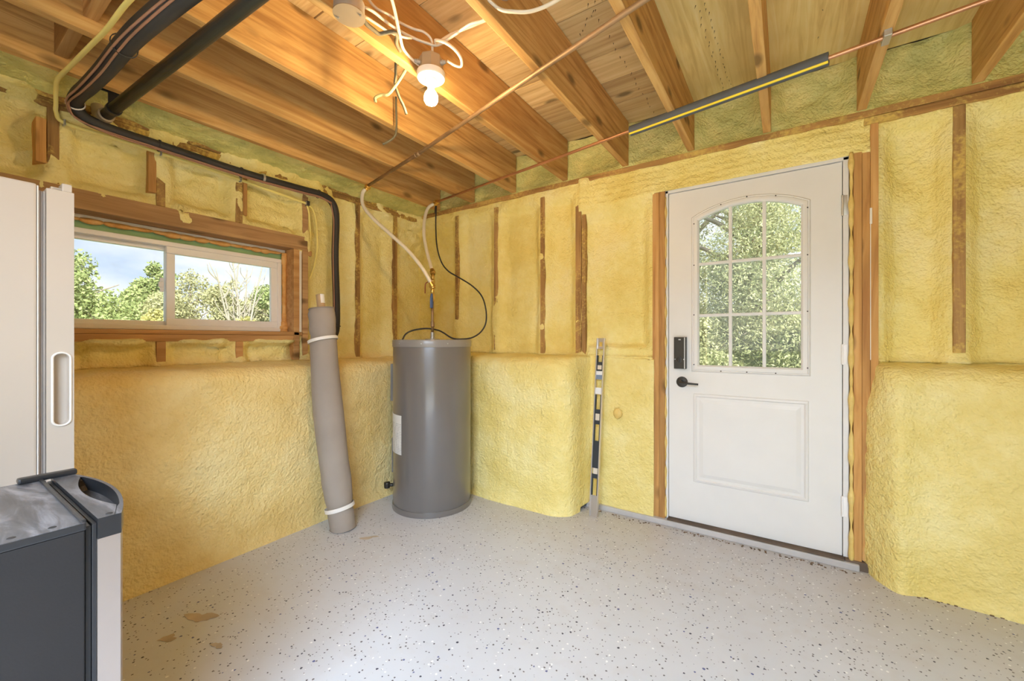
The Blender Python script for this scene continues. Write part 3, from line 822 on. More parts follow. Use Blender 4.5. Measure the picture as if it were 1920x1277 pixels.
for i in range(3):
    for j in range(3):
        bm = B(); x0, x1 = cols[i] + 0.0005, cols[i + 1] - 0.0005; z0 = rowz[j] + 0.0005
        bot, top = [], []
        for k_ in range(7):
            x = x0 + (x1 - x0) * k_ / 6
            z1 = rowz[j + 1] - 0.0005 if j < 2 else arch(x) - 0.002
            bot.append((x, z0)); top.append((x, z1))
        f_ = [bm.verts.new((x, DY + 0.010, z)) for x, z in bot + top[::-1]]
        b_ = [bm.verts.new((x, DY + 0.014, z)) for x, z in bot + top[::-1]]
        bm.faces.new(f_); bm.faces.new(b_[::-1])
        for k_ in range(len(f_)): bm.faces.new((f_[k_], f_[(k_ + 1) % len(f_)], b_[(k_ + 1) % len(f_)], b_[k_]))
        obj('pane', bm, 'glass', door)
# moulded lower panel
bm = B(); loops = []
for off, pr in [(0, 0), (0.004, 0.005), (0.014, 0.007), (0.021, 0.001), (0.034, 0.0008), (0.055, 0.006), (0.060, 0.006)]:
    x0, x1, z0, z1 = -0.472 + off, 0.098 - off, 0.288 + off, 0.824 - off
    loops.append([bm.verts.new((x, DY - pr - 0.0003, z)) for x, z in ((x0, z0), (x1, z0), (x1, z1), (x0, z1))])
for a, b in zip(loops[:-1], loops[1:]):
    for i in range(4): bm.faces.new((a[i], a[(i + 1) % 4], b[(i + 1) % 4], b[i]))
bm.faces.new(loops[-1])
obj('lower_panel', bm, 'white_paint', door)
# jambs, threshold, hinges
bm = B()
box(bm, (dx0 - 0.019, DY - 0.010, 0.036), (dx0 - 0.003, DY + 0.11, 2.080), 0.002)
obj('jamb', bm, 'white_paint', door)
obj('jamb', bbox((dx1 + 0.003, DY - 0.010, 0.046), (dx1 + 0.026, DY + 0.11, 2.080), 0.002), 'white_paint', door)
obj('jamb', bbox((dx0 - 0.019, DY - 0.010, 2.0635), (dx1 + 0.026, DY + 0.11, 2.082), 0.002), 'white_paint', door)
obj('door_stop', bbox((dx0 - 0.003, DY + 0.043, 0.05), (dx0 + 0.01, DY + 0.11, 2.062)), 'white_paint', door)
obj('door_stop', bbox((dx1 - 0.01, DY + 0.043, 0.05), (dx1 + 0.003, DY + 0.11, 2.062)), 'white_paint', door)
obj('threshold', bbox((dx0 - 0.003, 2.648, 0.0345), (dx1 + 0.006, DY + 0.11, 0.043), 0.002), 'dark_wood', door)
for z in (1.835, 1.075, 0.30):
    bm = B()
    lathe(bm, [(0, -0.052), (0.006, -0.052), (0.006, 0.052), (0, 0.052)], (dx1 + 0.002, DY - 0.008, z), (0, 0, 1), 12)
    for k_ in (-0.018, 0.018): lathe(bm, [(0.0066, k_ - 0.0015), (0.0066, k_ + 0.0015)], (dx1 + 0.002, DY - 0.008, z), (0, 0, 1), 12)
    box(bm, (dx1 + 0.003, DY - 0.012, z - 0.05), (dx1 + 0.020, DY - 0.0095, z + 0.05), 0.0008)
    obj('hinge', bm, 'galv' if z > 1.5 else 'vinyl', door, autos=35)
# keypad lock
lk = obj('keypad_lock', bbox((-0.578, DY - 0.030, 0.972), (-0.507, DY, 1.166), 0.003), 'bronze', door)
obj('cover_seam', bbox((-0.518, DY - 0.0312, 0.974), (-0.514, DY - 0.029, 1.164)), 'galv', lk)
bm = B(); lathe(bm, [(0.017, 0), (0.016, 0.003), (0.0, 0.004)], (-0.545, DY - 0.030, 1.028), (0, -1, 0), 24); box(bm, (-0.549, DY - 0.046, 1.012), (-0.541, DY - 0.031, 1.048), 0.003)
obj('thumb_turn', bm, 'bronze', lk)
bm = B()
for x in (-0.571, -0.521): obj('screw', lathe(B(), [(0.003, 0), (0.003, 0.0015), (0, 0.002)], (x, DY - 0.030, 1.030), (0, -1, 0), 10), 'galv', lk)
obj('status_mark', bbox((-0.551, DY - 0.0306, 1.147), (-0.538, DY - 0.0298, 1.154)), 'box_steel', lk)
# lever handle
bm = B(); lathe(bm, [(0.033, 0), (0.033, 0.006), (0.029, 0.012), (0.013, 0.014), (0.012, 0.045), (0, 0.046)], (-0.536, DY, 0.890), (0, -1, 0), 32)
lv = obj('lever_rose', bm, 'bronze', door, autos=35)
bm = B(); tube(bm, [(-0.540, DY - 0.045, 0.890), (-0.520, DY - 0.048, 0.889), (-0.480, DY - 0.048, 0.886), (-0.437, DY - 0.046, 0.884)], lambda t: 0.0105 - 0.003 * t, 12, True, 0.75)
obj('lever', bm, 'bronze', lv, True)

# ------------------------------------------------------------------ water heater
HC = Vector((-2.085, 2.108, 0)); HR = 0.270
heater = empty('water_heater', HC, 'grey cylindrical electric water heater standing in the foam corner', 'water heater')
bm = B(); lathe(bm, [(0, 0.03), (HR - 0.004, 0.03), (HR - 0.001, 0.036), (HR - 0.001, 1.108), (HR - 0.002, 1.112)], HC, n=72)
tank = obj('tank', bm, 'heater_grey', heater, autos=35)
bm = B(); lathe(bm, [(HR - 0.004, 0.0), (HR + 0.004, 0.0), (HR + 0.006, 0.010), (HR + 0.003, 0.034), (HR - 0.004, 0.036)], HC, n=72)
obj('base_ring', bm, 'heater_grey', heater, autos=35)
bm = B(); lathe(bm, [(HR - 0.003, 1.100), (HR + 0.003, 1.102), (HR + 0.004, 1.142), (HR + 0.001, 1.149), (HR - 0.012, 1.151), (HR - 0.020, 1.146), (0, 1.150)], HC, n=72)
lid = obj('lid', bm, 'heater_lid', heater, autos=35)
bm = B()
for k_ in range(10):
    a = 2 * math.pi * k_ / 10 + 0.2
    obj('lid_screw', lathe(B(), [(0.004, 0), (0.004, 0.002), (0, 0.003)], HC + Vector(((HR + 0.003) * math.cos(a), (HR + 0.003) * math.sin(a), 1.124)), (math.cos(a), math.sin(a), 0), 8), 'galv', lid)
def patch(a0, a1, z0, z1, r, thick, n=14):
    bm = B(); rows = []
    for i in range(n + 1):
        a = math.radians(a0 + (a1 - a0) * i / n); d = Vector((math.cos(a), math.sin(a), 0))
        rows.append([bm.verts.new(HC + d * rr_ + Vector((0, 0, z))) for rr_, z in ((r, z0), (r, z1), (r + thick, z1), (r + thick, z0))])
    for p, q in zip(rows[:-1], rows[1:]):
        for i in range(4): bm.faces.new((p[i], p[(i + 1) % 4], q[(i + 1) % 4], q[i]))
    bm.faces.new(rows[0]); bm.faces.new(rows[-1][::-1])
    return bm
obj('label', patch(-139, -93.5, 0.392, 0.650, HR - 0.0005, 0.0015), 'label', tank)
obj('access_cover', patch(-172, -141, 0.72, 0.98, HR - 0.002, 0.022), 'heater_grey', heater)
obj('access_cover', patch(-172, -141, 0.22, 0.46, HR - 0.002, 0.014), 'heater_grey', heater)
bm = B()
dv = Vector((math.cos(math.radians(-142)), math.sin(math.radians(-142)), 0))
tube(bm, [HC + dv * (HR - 0.01) + Vector((0, 0, 0.13)), HC + dv * (HR + 0.045) + Vector((0, 0, 0.13))], 0.012, 12, curve=False)
lathe(bm, [(0.019, -0.02), (0.021, -0.01), (0.021, 0.01), (0.019, 0.02), (0, 0.02)], HC + dv * (HR + 0.045) + Vector((0, 0, 0.13)), (0, 0, 1), 14)
obj('drain_valve', bm, 'bronze', heater, True)
F1 = Vector((-2.018, 2.040, 1.15)); F2 = Vector((-2.150, 2.176, 1.15))
bm = B()
for F in (F1, F2):
    obj('pipe_nipple', lathe(B(), [(0.050, -0.003), (0.050, 0.004), (0.045, 0.006), (0.016, 0.007), (0.016, 0.022), (0.013, 0.024), (0.013, 0.05), (0.010, 0.052)], F, n=24), 'galv', heater, autos=40)
# risers with ball valves
def riser(name, F, ztop, lever_mat, lab, side, pmat):
    r_ = empty(name, F + Vector((0, 0, 0.05)), lab, 'pipe', 'valved risers on the water heater')
    bm = B(); tube(bm, [F + Vector((0, 0, 0.045)), F + Vector((0, 0, ztop - 1.15 - 0.10))], 0.0085, 12, curve=False)
    lathe(bm, [(0.0125, 0), (0.0125, 0.035)], F + Vector((0, 0, 0.09)), n=14)
    obj('copper_stub', bm, pmat, r_, True)
    z = ztop - 1.15 - 0.105
    bm = B(); lathe(bm, [(0.009, 0), (0.014, 0.004), (0.014, 0.016), (0.010, 0.020), (0.017, 0.030), (0.017, 0.050), (0.010, 0.058), (0.014, 0.064), (0.014, 0.080), (0.0115, 0.084), (0.0115, 0.112)], F + Vector((0, 0, z)), n=16)
    v = obj('valve_body', bm, 'brass', r_, autos=40)
    bm = B()
    d = Vector(side).normalized()
    p0 = F + Vector((0, 0, z + 0.04))
    lathe(bm, [(0.006, 0.0), (0.006, 0.026), (0, 0.027)], p0, d, 10)
    p1 = p0 + d * 0.024
    if lever_mat == 'blue':
        tube(bm, [p1 + Vector((0, 0, 0.012)), p1 + d * 0.006 + Vector((0, 0, -0.01)), p1 + d * 0.010 + Vector((0, 0, -0.04)), p1 + d * 0.010 + Vector((0, 0, -0.085))], lambda t: 0.008 + 0.006 * min(1, t * 2), 10, True, 0.5)
    else:
        tube(bm, [p1, p1 + d * 0.02 + Vector((0, 0, -0.004)), p1 + d * 0.035 + Vector((0, 0, -0.02)), p1 + d * 0.038 + Vector((0, 0, -0.085))], 0.0055, 10, True, 0.6)
    obj('valve_lever', bm, lever_mat, r_, True)
riser('cold_riser', F1, 1.515, 'blue', 'copper riser with blue valve lever on the front of the heater top', (0.55, -0.80, 0), 'copper_old')
riser('hot_riser', F2, 1.640, 'red', 'copper riser with red valve lever behind the blue one on the heater', (-0.95, -0.30, 0), 'copper_old')

# ------------------------------------------------------------------ hoses, pipes and cables
def hose(name, pts, r, mat, lab, cat, collars=(), cmat='brass', group=None, n=12):
    P = [Vector(p) for p in pts]
    h = empty(name, P[0], lab, cat, group)
    bm = B(); tube(bm, P, r, n); obj('tubing', bm, mat, h, True)
    for i, j in collars:
        a, b = P[i], P[j]; d = (b - a).normalized()
        bm = B(); lathe(bm, [(r * 1.0, -0.018), (r * 1.35, -0.016), (r * 1.35, -0.006), (r * 1.75, -0.004), (r * 1.75, 0.012), (r * 1.3, 0.014), (r * 1.3, 0.030), (r * 0.9, 0.031)], a, d, 14)
        obj('fitting', bm, cmat, h, autos=40)
    return h
hose('white_hose', [(-2.559, 1.925, 2.275), (-2.583, 1.897, 2.223), (-2.560, 1.885, 2.126), (-2.472, 1.905, 2.021), (-2.325, 1.95, 1.887), (-2.201, 1.987, 1.773), (-2.097, 2.012, 1.654), (-2.045, 2.026, 1.575), (-2.018, 2.040, 1.515)], 0.0125, 'pex',
     'long white flexible hose sweeping from tarnished pipe to the blue valve', 'hose', ((0, 1), (8, 7)), group='white hoses above the heater')
hose('white_hose', [(-2.392, 2.461, 2.275), (-2.420, 2.400, 2.222), (-2.400, 2.340, 2.114), (-2.344, 2.278, 1.967), (-2.27, 2.234, 1.825), (-2.195, 2.196, 1.712), (-2.150, 2.176, 1.640)], 0.0125, 'pex',
     'shorter white flexible hose hanging from the end of the bright copper pipe', 'hose', ((0, 1), (6, 5)), group='white hoses above the heater')
p = empty('tarnished_pipe', (-2.559, 1.925, 2.272), 'long tarnished copper water pipe under the joists feeding the longer hose', 'pipe', 'water pipes under the joists')
bm = B(); tube(bm, [(-2.55, 1.92, 2.279), (-1.89, 1.765, 2.277), (-0.961, 1.522, 2.277), (-0.389, 1.378, 2.277), (1.9, 0.80, 2.277)], 0.0105, 12, curve=False)
obj('tubing', bm, 'copper_old', p, True)
bm = B(); tube(bm, [(-1.885, 1.763, 2.276), (-1.875, 1.761, 2.276)], 0.0145, 12, curve=False); tube(bm, [(-1.872, 1.76, 2.276), (-1.84, 1.752, 2.276)], 0.0135, 12, curve=False)
obj('coupling', bm, 'copper_old', p, True)
p = empty('copper_pipe', (-2.392, 2.461, 2.272), 'straight bright copper water pipe along the back wall joists', 'pipe', 'water pipes under the joists')
pc = [(-2.392, 2.461, 2.279), (-1.631, 2.345, 2.279), (-1.095, 2.265, 2.279), (-0.687, 2.200, 2.279), (0.131, 2.076, 2.279), (0.595, 2.008, 2.279), (2.2, 1.77, 2.279)]
bm = B(); tube(bm, pc, 0.0085, 12, curve=False); obj('tubing', bm, 'copper', p, True)
dcp = (Vector(pc[4]) - Vector(pc[3])).normalized()
bm = B(); box(bm, (0.298, 2.02, 2.266), (0.322, 2.085, 2.290), 0.003); box(bm, (0.299, 2.018, 2.2885), (0.321, 2.10, 2.2895))
obj('pipe_clamp', bm, 'galv', p)
bm = B(); tube(bm, [Vector(pc[0]) + dcp * 2.47, Vector(pc[0]) + dcp * 2.55], 0.011, 12, curve=False); obj('coupling', bm, 'copper', p, True)
sl_ = empty('pipe_sleeve', (-0.687, 2.2, 2.262), 'grey foam insulation sleeve with yellow slit on the copper pipe', 'pipe insulation')
bm = B(); a, b = Vector((-0.700, 2.202, 2.276)), Vector((0.140, 2.075, 2.276)); tube(bm, [a, b], 0.026, 20, curve=False)
obj('sleeve', bm, 'insul_grey', sl_, autos=50)
nrm = dcp.cross(Vector((0, 0, 1))).normalized()
bm = B(); off = (nrm * 0.62 + Vector((0, 0, -0.78))).normalized() * 0.0245
tube(bm, [a + off, b + off], 0.0058, 8, curve=False); obj('adhesive_strip', bm, 'yellow_strip', sl_)

# black drain pipe with hanger and elbow
p = empty('drain_pipe', (-2.547, 0.553, 2.2), 'black steel pipe hung across the joists on a strap above the fridge', 'pipe')
a, b = Vector((-2.690, 0.550, 2.212)), Vector((-1.30, 0.618, 2.205)); dd = (b - a).normalized()
bm = B(); tube(bm, [a, b + dd * 2.6], 0.0235, 20, curve=False); obj('pipe_body', bm, 'black_steel', p, True)
bm = B(); lathe(bm, [(0.024, -0.02), (0.031, -0.018), (0.031, 0.012), (0.0245, 0.016)], a + dd * 0.01, dd, 20); obj('end_collar', bm, 'box_cover', p, autos=40)
bm = B(); tube(bm, [a, a - dd * 0.05 + Vector((0, 0, 0.004)), a - dd * 0.085 + Vector((0, 0, 0.03)), a - dd * 0.10 + Vector((0, 0, 0.09))], 0.026, 16); obj('elbow', bm, 'box_cover', p, True)
bm = B()
hc = a + dd * 0.115
lathe(bm, [(0.0245, -0.012), (0.0285, -0.012), (0.0285, 0.012), (0.0245, 0.012)], hc, dd, 24)
box(bm, (hc.x - 0.03, hc.y - 0.014, hc.z + 0.024), (hc.x - 0.022, hc.y + 0.020, 2.31), 0.002)
box(bm, (hc.x - 0.032, hc.y - 0.042, 2.291), (hc.x - 0.020, hc.y + 0.052, 2.318), 0.002)
hg = obj('pipe_hanger', bm, 'black_plastic', p, autos=40)
bm = B()
for dy in (-0.026, 0.038): obj('screw', lathe(B(), [(0.005, 0), (0.005, 0.002), (0, 0.003)], (hc.x - 0.020, hc.y + dy, 2.305), (1, 0, 0), 10), 'galv', hg)

# insulated refrigerant line with wires and ties
ls = empty('insulated_line', (-2.70, 1.75, 1.13), 'thick black insulated line running along the wall top and down beside window', 'pipe insulation')
LP = [(-1.2, 0.56, 2.245), (-1.38, 0.53, 2.242), (-1.549, 0.497, 2.225), (-1.777, 0.459, 2.195), (-1.95, 0.448, 2.19), (-2.18, 0.448, 2.195), (-2.42, 0.444, 2.205), (-2.58, 0.442, 2.220), (-2.665, 0.448, 2.215), (-2.70, 0.478, 2.180), (-2.71, 0.56, 2.164), (-2.715, 0.759, 2.160), (-2.72, 1.148, 2.153), (-2.72, 1.50, 2.162), (-2.72, 1.637, 2.168), (-2.72, 1.725, 2.150), (-2.72, 1.765, 2.090), (-2.72, 1.772, 1.98), (-2.72, 1.765, 1.752), (-2.72, 1.775, 1.45), (-2.72, 1.775, 1.25), (-2.735, 1.768, 1.185), (-2.765, 1.750, 1.135), (-2.80, 1.730, 1.105)]
bm = B(); tube(bm, LP, lambda t: 0.034 - 0.0095 * min(1, max(0, (t - 0.1) / 0.35)), 18, per=6); obj('insulation', bm, 'rubber', ls, True)
obj('insulation', tube(B(), [(-1.21, 0.559, 2.245), (0.4, 0.64, 2.245)], 0.034, 18, curve=False), 'rubber', ls, True)
def offs(dx, dy, dz, i0=1, i1=None): return [(x + dx, y + dy, z + dz) for x, y, z in LP[i0:i1]]
bm = B(); tube(bm, [(x - (0.0 if i < 8 else -0.02), y - (0.030 if i < 10 else 0.0), z - (0.020 if i < 10 else 0.030)) for i, (x, y, z) in enumerate(LP[0:16])], 0.0042, 8, per=6); obj('wire', bm, 'copper_wire', ls, True)
bm = B(); tube(bm, [(x - (0.0 if i < 8 else -0.024), y - (0.020 if i < 10 else 0.0) - 0.004 * math.sin(i), z - (0.030 if i < 10 else 0.024)) for i, (x, y, z) in enumerate(LP[0:16])], 0.0038, 8, per=6); obj('wire', bm, 'copper_wire', ls, True)
bm = B(); tube(bm, [(-2.70, 1.72, 2.118), (-2.705, 1.738, 2.05), (-2.70, 1.742, 1.98), (-2.70, 1.736, 1.752), (-2.70, 1.744, 1.45), (-2.70, 1.742, 1.30), (-2.70, 1.728, 1.22), (-2.72, 1.715, 1.17)], 0.0045, 8, per=6); obj('wire', bm, 'copper_wire', ls, True)
for i, mtl in ((4, 'rubber'), (8, 'white_tape'), (11, 'rubber'), (12, 'rubber'), (14, 'rubber'), (20, 'rubber')):
    a, b = Vector(LP[i - 1]), Vector(LP[min(len(LP) - 1, i + 1)]); c_ = Vector(LP[i]); r0 = 0.0362 if i < 7 else 0.0275 if i > 9 else 0.0305
    bm = B(); lathe(bm, [(r0, -0.0035), (r0 + 0.0025, -0.003), (r0 + 0.0025, 0.003), (r0, 0.0035)], c_, b - a, 20); obj('cable_tie', bm, mtl, ls)
bm = B(); lathe(bm, [(0.0262, -0.006), (0.0300, -0.006), (0.0300, 0.006), (0.0262, 0.006)], Vector((-2.72, 1.27, 2.1565)), (0, 1, 0), 20); obj('strap', bm, 'galv', ls)

# yellow cable
p = empty('yellow_cable', (-2.60, 0.388, 2.27), 'flat yellow electrical cable stapled over the joists and along the foam', 'cable')
bm = B(); tube(bm, [(1.4, 0.62, 2.279), (0.2, 0.56, 2.279), (-0.5, 0.53, 2.279), (-1.1, 0.49, 2.279), (-1.55, 0.455, 2.278), (-1.819, 0.43, 2.278), (-2.041, 0.422, 2.272), (-2.242, 0.411, 2.276), (-2.445, 0.396, 2.272), (-2.60, 0.386, 2.272), (-2.70, 0.394, 2.262), (-2.757, 0.402, 2.22), (-2.778, 0.406, 2.19), (-2.782, 0.430, 2.155), (-2.782, 0.56, 2.152), (-2.782, 0.782, 2.146), (-2.782, 1.14, 2.130), (-2.782, 1.40, 2.112), (-2.784, 1.588, 2.100)], 0.0085, 10, True, 0.7)
obj('sheath', bm, 'yellow_cable', p, True)
bm = B(); bm2 = B()
tube(bm, [(-2.784, 1.588, 2.100), (-2.785, 1.64, 2.06), (-2.80, 1.672, 1.95), (-2.805, 1.680, 1.80), (-2.81, 1.655, 1.66), (-2.82, 1.630, 1.58)], 0.007, 10, True, 0.7)
tube(bm2, [(-2.784, 1.588, 2.100), (-2.795, 1.612, 2.04), (-2.81, 1.630, 1.93), (-2.815, 1.635, 1.82)], 0.006, 8, True, 0.7)
obj('cable_tail', bm, 'yellow_cable', p, True); obj('cable_tail', bm2, 'yellow_cable', p, True)
bm = B()
for q in [(-2.598, 0.386, 2.283), (-2.792, 0.432, 2.156), (-2.792, 0.785, 2.146), (-2.792, 1.17, 2.13), (-2.792, 1.586, 2.101)]:
    obj('staple', bbox((q[0] - 0.012, q[1] - 0.004, q[2] - 0.013), (q[0] + 0.020, q[1] + 0.004, q[2] + (0.013 if q[0] < -2.7 else 0.004)), 0.002), 'galv', p)
bm = B(); box(bm, (-2.800, 1.583, 2.085), (-2.770, 1.606, 2.118), 0.004); obj('clip', bm, 'rubber', p)

# black power cord of the heater
p = empty('power_cord', (-2.42, 2.49, 2.27), 'thin black power cord looping down the corner to the heater top', 'cord')
bm = B(); tube(bm, [(-2.50, 2.56, 2.23), (-2.47, 2.53, 2.262), (-2.426, 2.496, 2.262), (-2.391, 2.455, 2.098), (-2.342, 2.417, 1.91), (-2.281, 2.402, 1.772), (-2.213, 2.408, 1.691), (-2.121, 2.428, 1.635), (-2.006, 2.452, 1.563), (-1.921, 2.462, 1.481), (-1.871, 2.449, 1.377), (-1.848, 2.419, 1.276), (-1.86, 2.377, 1.209), (-1.885, 2.315, 1.168), (-1.93, 2.265, 1.155), (-1.992, 2.217, 1.160), (-2.037, 2.170, 1.199), (-2.060, 2.135, 1.218), (-2.105, 2.075, 1.229), (-2.169, 2.011, 1.217), (-2.205, 1.972, 1.191), (-2.222, 1.955, 1.150)], 0.0055, 8)
obj('sheath', bm, 'rubber', p, True)

# ------------------------------------------------------------------ bare bulb fixture and junction box
FX = Vector((-1.238, 1.243, 0))
lamp = empty('ceiling_lamp', FX + Vector((0, 0, 2.36)), 'bare lit bulb in a white porcelain holder on a joist', 'lamp')
bm = B(); lathe(bm, [(0, 2.330), (0.046, 2.330), (0.050, 2.324), (0.050, 2.268), (0.0, 2.268)], FX, n=8); obj('outlet_box', bm, 'box_cover', lamp)
bm = B()
for a in (2.6, 0.25, 4.2):
    d = Vector((math.cos(a), math.sin(a), 0)); bm = B(); lathe(bm, [(0.010, 0), (0.010, 0.012), (0.007, 0.014), (0.007, 0.022), (0, 0.022)], FX + d * 0.047 + Vector((0, 0, 2.298)), d, 12)
    obj('cable_connector', bm, 'box_steel', lamp, autos=40)
bm = B(); lathe(bm, [(0.050, 2.270), (0.058, 2.266), (0.0585, 2.246), (0.055, 2.241), (0.026, 2.238), (0.024, 2.222), (0.022, 2.216), (0.0, 2.216)], FX, n=40)
hd = obj('lampholder', bm, 'porcelain', lamp, autos=40)
bm = B(); lathe(bm, [(0.006, 0), (0.006, 0.0012), (0, 0.0015)], FX + Vector((0.030, -0.022, 2.2405)), (0, 0, -1), 12); obj('screw', bm, 'brass', hd)
bm = B(); lathe(bm, [(0.0, 2.222), (0.0145, 2.222), (0.0150, 2.196), (0.017, 2.188)], FX, n=24); obj('bulb_neck', bm, 'porcelain', lamp, autos=40)
bm = B(); lathe(bm, [(0.017, 2.190), (0.023, 2.182), (0.0275, 2.172), (0.0290, 2.161), (0.0275, 2.149), (0.022, 2.139), (0.012, 2.133), (0, 2.131)], FX, n=32); obj('bulb', bm, 'bulb', lamp, True)

JB = Vector((-1.247, 0.862, 0))
jb = empty('junction_box', JB + Vector((0, 0, 2.33)), 'round steel junction box with blank cover screwed to a joist', 'electrical box')
bm = B(); lathe(bm, [(0, 2.305), (0.050, 2.305), (0.0505, 2.264), (0.050, 2.262)], JB, n=32); obj('box_shell', bm, 'box_steel', jb, autos=40)
bm = B(); lathe(bm, [(0.0525, 2.2625), (0.0525, 2.2595), (0, 2.2590)], JB, n=32); obj('cover', bm, 'box_cover', jb, autos=40)
bm = B()
for a in (0.5, 3.6): obj('cover_screw', lathe(B(), [(0.004, 0), (0.004, 0.002), (0, 0.0025)], JB + Vector((0.04 * math.cos(a), 0.04 * math.sin(a), 2.259)), (0, 0, -1), 10), 'galv', jb)
for a in (-1.2, -0.7): obj('knockout', lathe(B(), [(0.006, 0), (0.006, 0.001), (0, 0.001)], JB + Vector((0.0505 * math.cos(a), 0.0505 * math.sin(a), 2.282)), (math.cos(a), math.sin(a), 0), 12), 'galv', jb)

def cable(name, pts, r, mat, lab, group=None, flat=0.7, cat='cable'):
    bm = B(); off = Vector(pts[0]); tube(bm, pts, r, 8, True, flat)
    o = obj(name, bm, mat, None, True)
    return tag(o, lab, cat, group)
WG = 'white cables around the ceiling lamp'
cable('white_cable', [(-1.285, 0.905, 2.33), (-1.281, 0.943, 2.36), (-1.278, 0.985, 2.37), (-1.277, 1.058, 2.37), (-1.257, 1.134, 2.365), (-1.221, 1.201, 2.36), (-1.190, 1.235, 2.36), (-1.103, 1.240, 2.37), (-1.02, 1.232, 2.37), (-0.97, 1.243, 2.37), (-0.90, 1.26, 2.38)], 0.0065, 'white_cable', 'white cable sagging from the junction box across to the next joist', WG)
cable('white_cable', [(-1.29, 0.92, 2.33), (-1.296, 0.964, 2.345), (-1.296, 1.01, 2.35), (-1.288, 1.068, 2.35), (-1.262, 1.118, 2.35), (-1.25, 1.15, 2.36)], 0.0060, 'white_cable', 'short white cable stapled flat along the joist beside junction box', WG)
cable('white_cable', [(-1.28, 0.93, 2.42), (-1.286, 0.998, 2.40), (-1.272, 1.054, 2.40), (-1.267, 1.102, 2.40), (-1.248, 1.154, 2.40), (-1.221, 1.186, 2.395), (-1.212, 1.219, 2.38), (-1.230, 1.243, 2.345), (-1.236, 1.246, 2.325)], 0.0060, 'white_cable', 'wavy white cable entering the top of the lamp box', WG)
cable('white_cable', [(-1.10, 0.88, 2.44), (-1.177, 0.975, 2.40), (-1.218, 1.034, 2.38), (-1.258, 1.090, 2.35), (-1.292, 1.140, 2.33), (-1.294, 1.190, 2.315), (-1.283, 1.222, 2.302)], 0.0065, 'white_cable', 'white cable dropping from above into the left side of lamp box', WG)
cable('white_cable', [(-1.165, 1.262, 2.300), (-1.150, 1.302, 2.296), (-1.135, 1.318, 2.30), (-1.115, 1.290, 2.31), (-1.112, 1.248, 2.32), (-1.128, 1.208, 2.33), (-1.165, 1.195, 2.345), (-1.185, 1.225, 2.36), (-1.150, 1.262, 2.40), (-1.092, 1.290, 2.42), (-1.00, 1.300, 2.42), (-0.90, 1.31, 2.42)], 0.0062, 'white_cable', 'white cable in a round loop on the right of lamp box', WG)
cable('braided_cable', [(-1.245, 0.915, 2.285), (-1.262, 0.945, 2.29), (-1.275, 0.985, 2.30), (-1.280, 1.012, 2.305), (-1.262, 1.026, 2.31), (-1.238, 1.045, 2.315), (-1.246, 1.069, 2.32), (-1.280, 1.096, 2.32), (-1.296, 1.130, 2.315)], 0.0075, 'dark_cable', 'dark braided cable curling out of the junction box', None, 1.0)
OG = 'dead cable ends hanging from the joists'
cable('old_cable', [(-1.335, 1.22, 2.36), (-1.353, 1.212, 2.312), (-1.372, 1.2, 2.273), (-1.391, 1.187, 2.239), (-1.418, 1.169, 2.2), (-1.443, 1.153, 2.198), (-1.464, 1.139, 2.186), (-1.464, 1.139, 2.168)], 0.0065, 'old_cable', 'olive cloth cable end kinked sideways left of the bulb', OG, 1.0)
cable('old_cable', [(-1.40, 1.205, 2.50), (-1.407, 1.201, 2.339), (-1.407, 1.201, 2.297), (-1.409, 1.199, 2.256), (-1.396, 1.208, 2.205), (-1.378, 1.22, 2.159), (-1.369, 1.226, 2.127)], 0.0060, 'dark_cable', 'dark twisted cable end hanging straight down left of the bulb', OG, 1.0)
cable('old_cable', [(-1.70, 1.452, 2.42), (-1.697, 1.452, 2.249), (-1.709, 1.444, 2.207), (-1.735, 1.427, 2.185), (-1.757, 1.413, 2.173)], 0.0055, 'dark_cable', 'short dark cable end under the third joist from the window', OG, 1.0)
cable('white_cable', [(-0.862, 1.135, 2.33), (-0.83, 1.165, 2.300), (-0.783, 1.172, 2.275), (-0.716, 1.198, 2.265), (-0.616, 1.204, 2.265), (-0.45, 1.18, 2.275)], 0.0070, 'white_cable', 'white cable bridging two joists at the top edge of view', 'white cables at the top edge')
cable('white_cable', [(-0.862, 1.20, 2.38), (-0.83, 1.205, 2.362), (-0.80, 1.19, 2.36), (-0.74, 1.15, 2.37), (-0.60, 1.08, 2.40)], 0.0065, 'galv', 'thin grey cable climbing away behind the bridging white cable', 'white cables at the top edge')

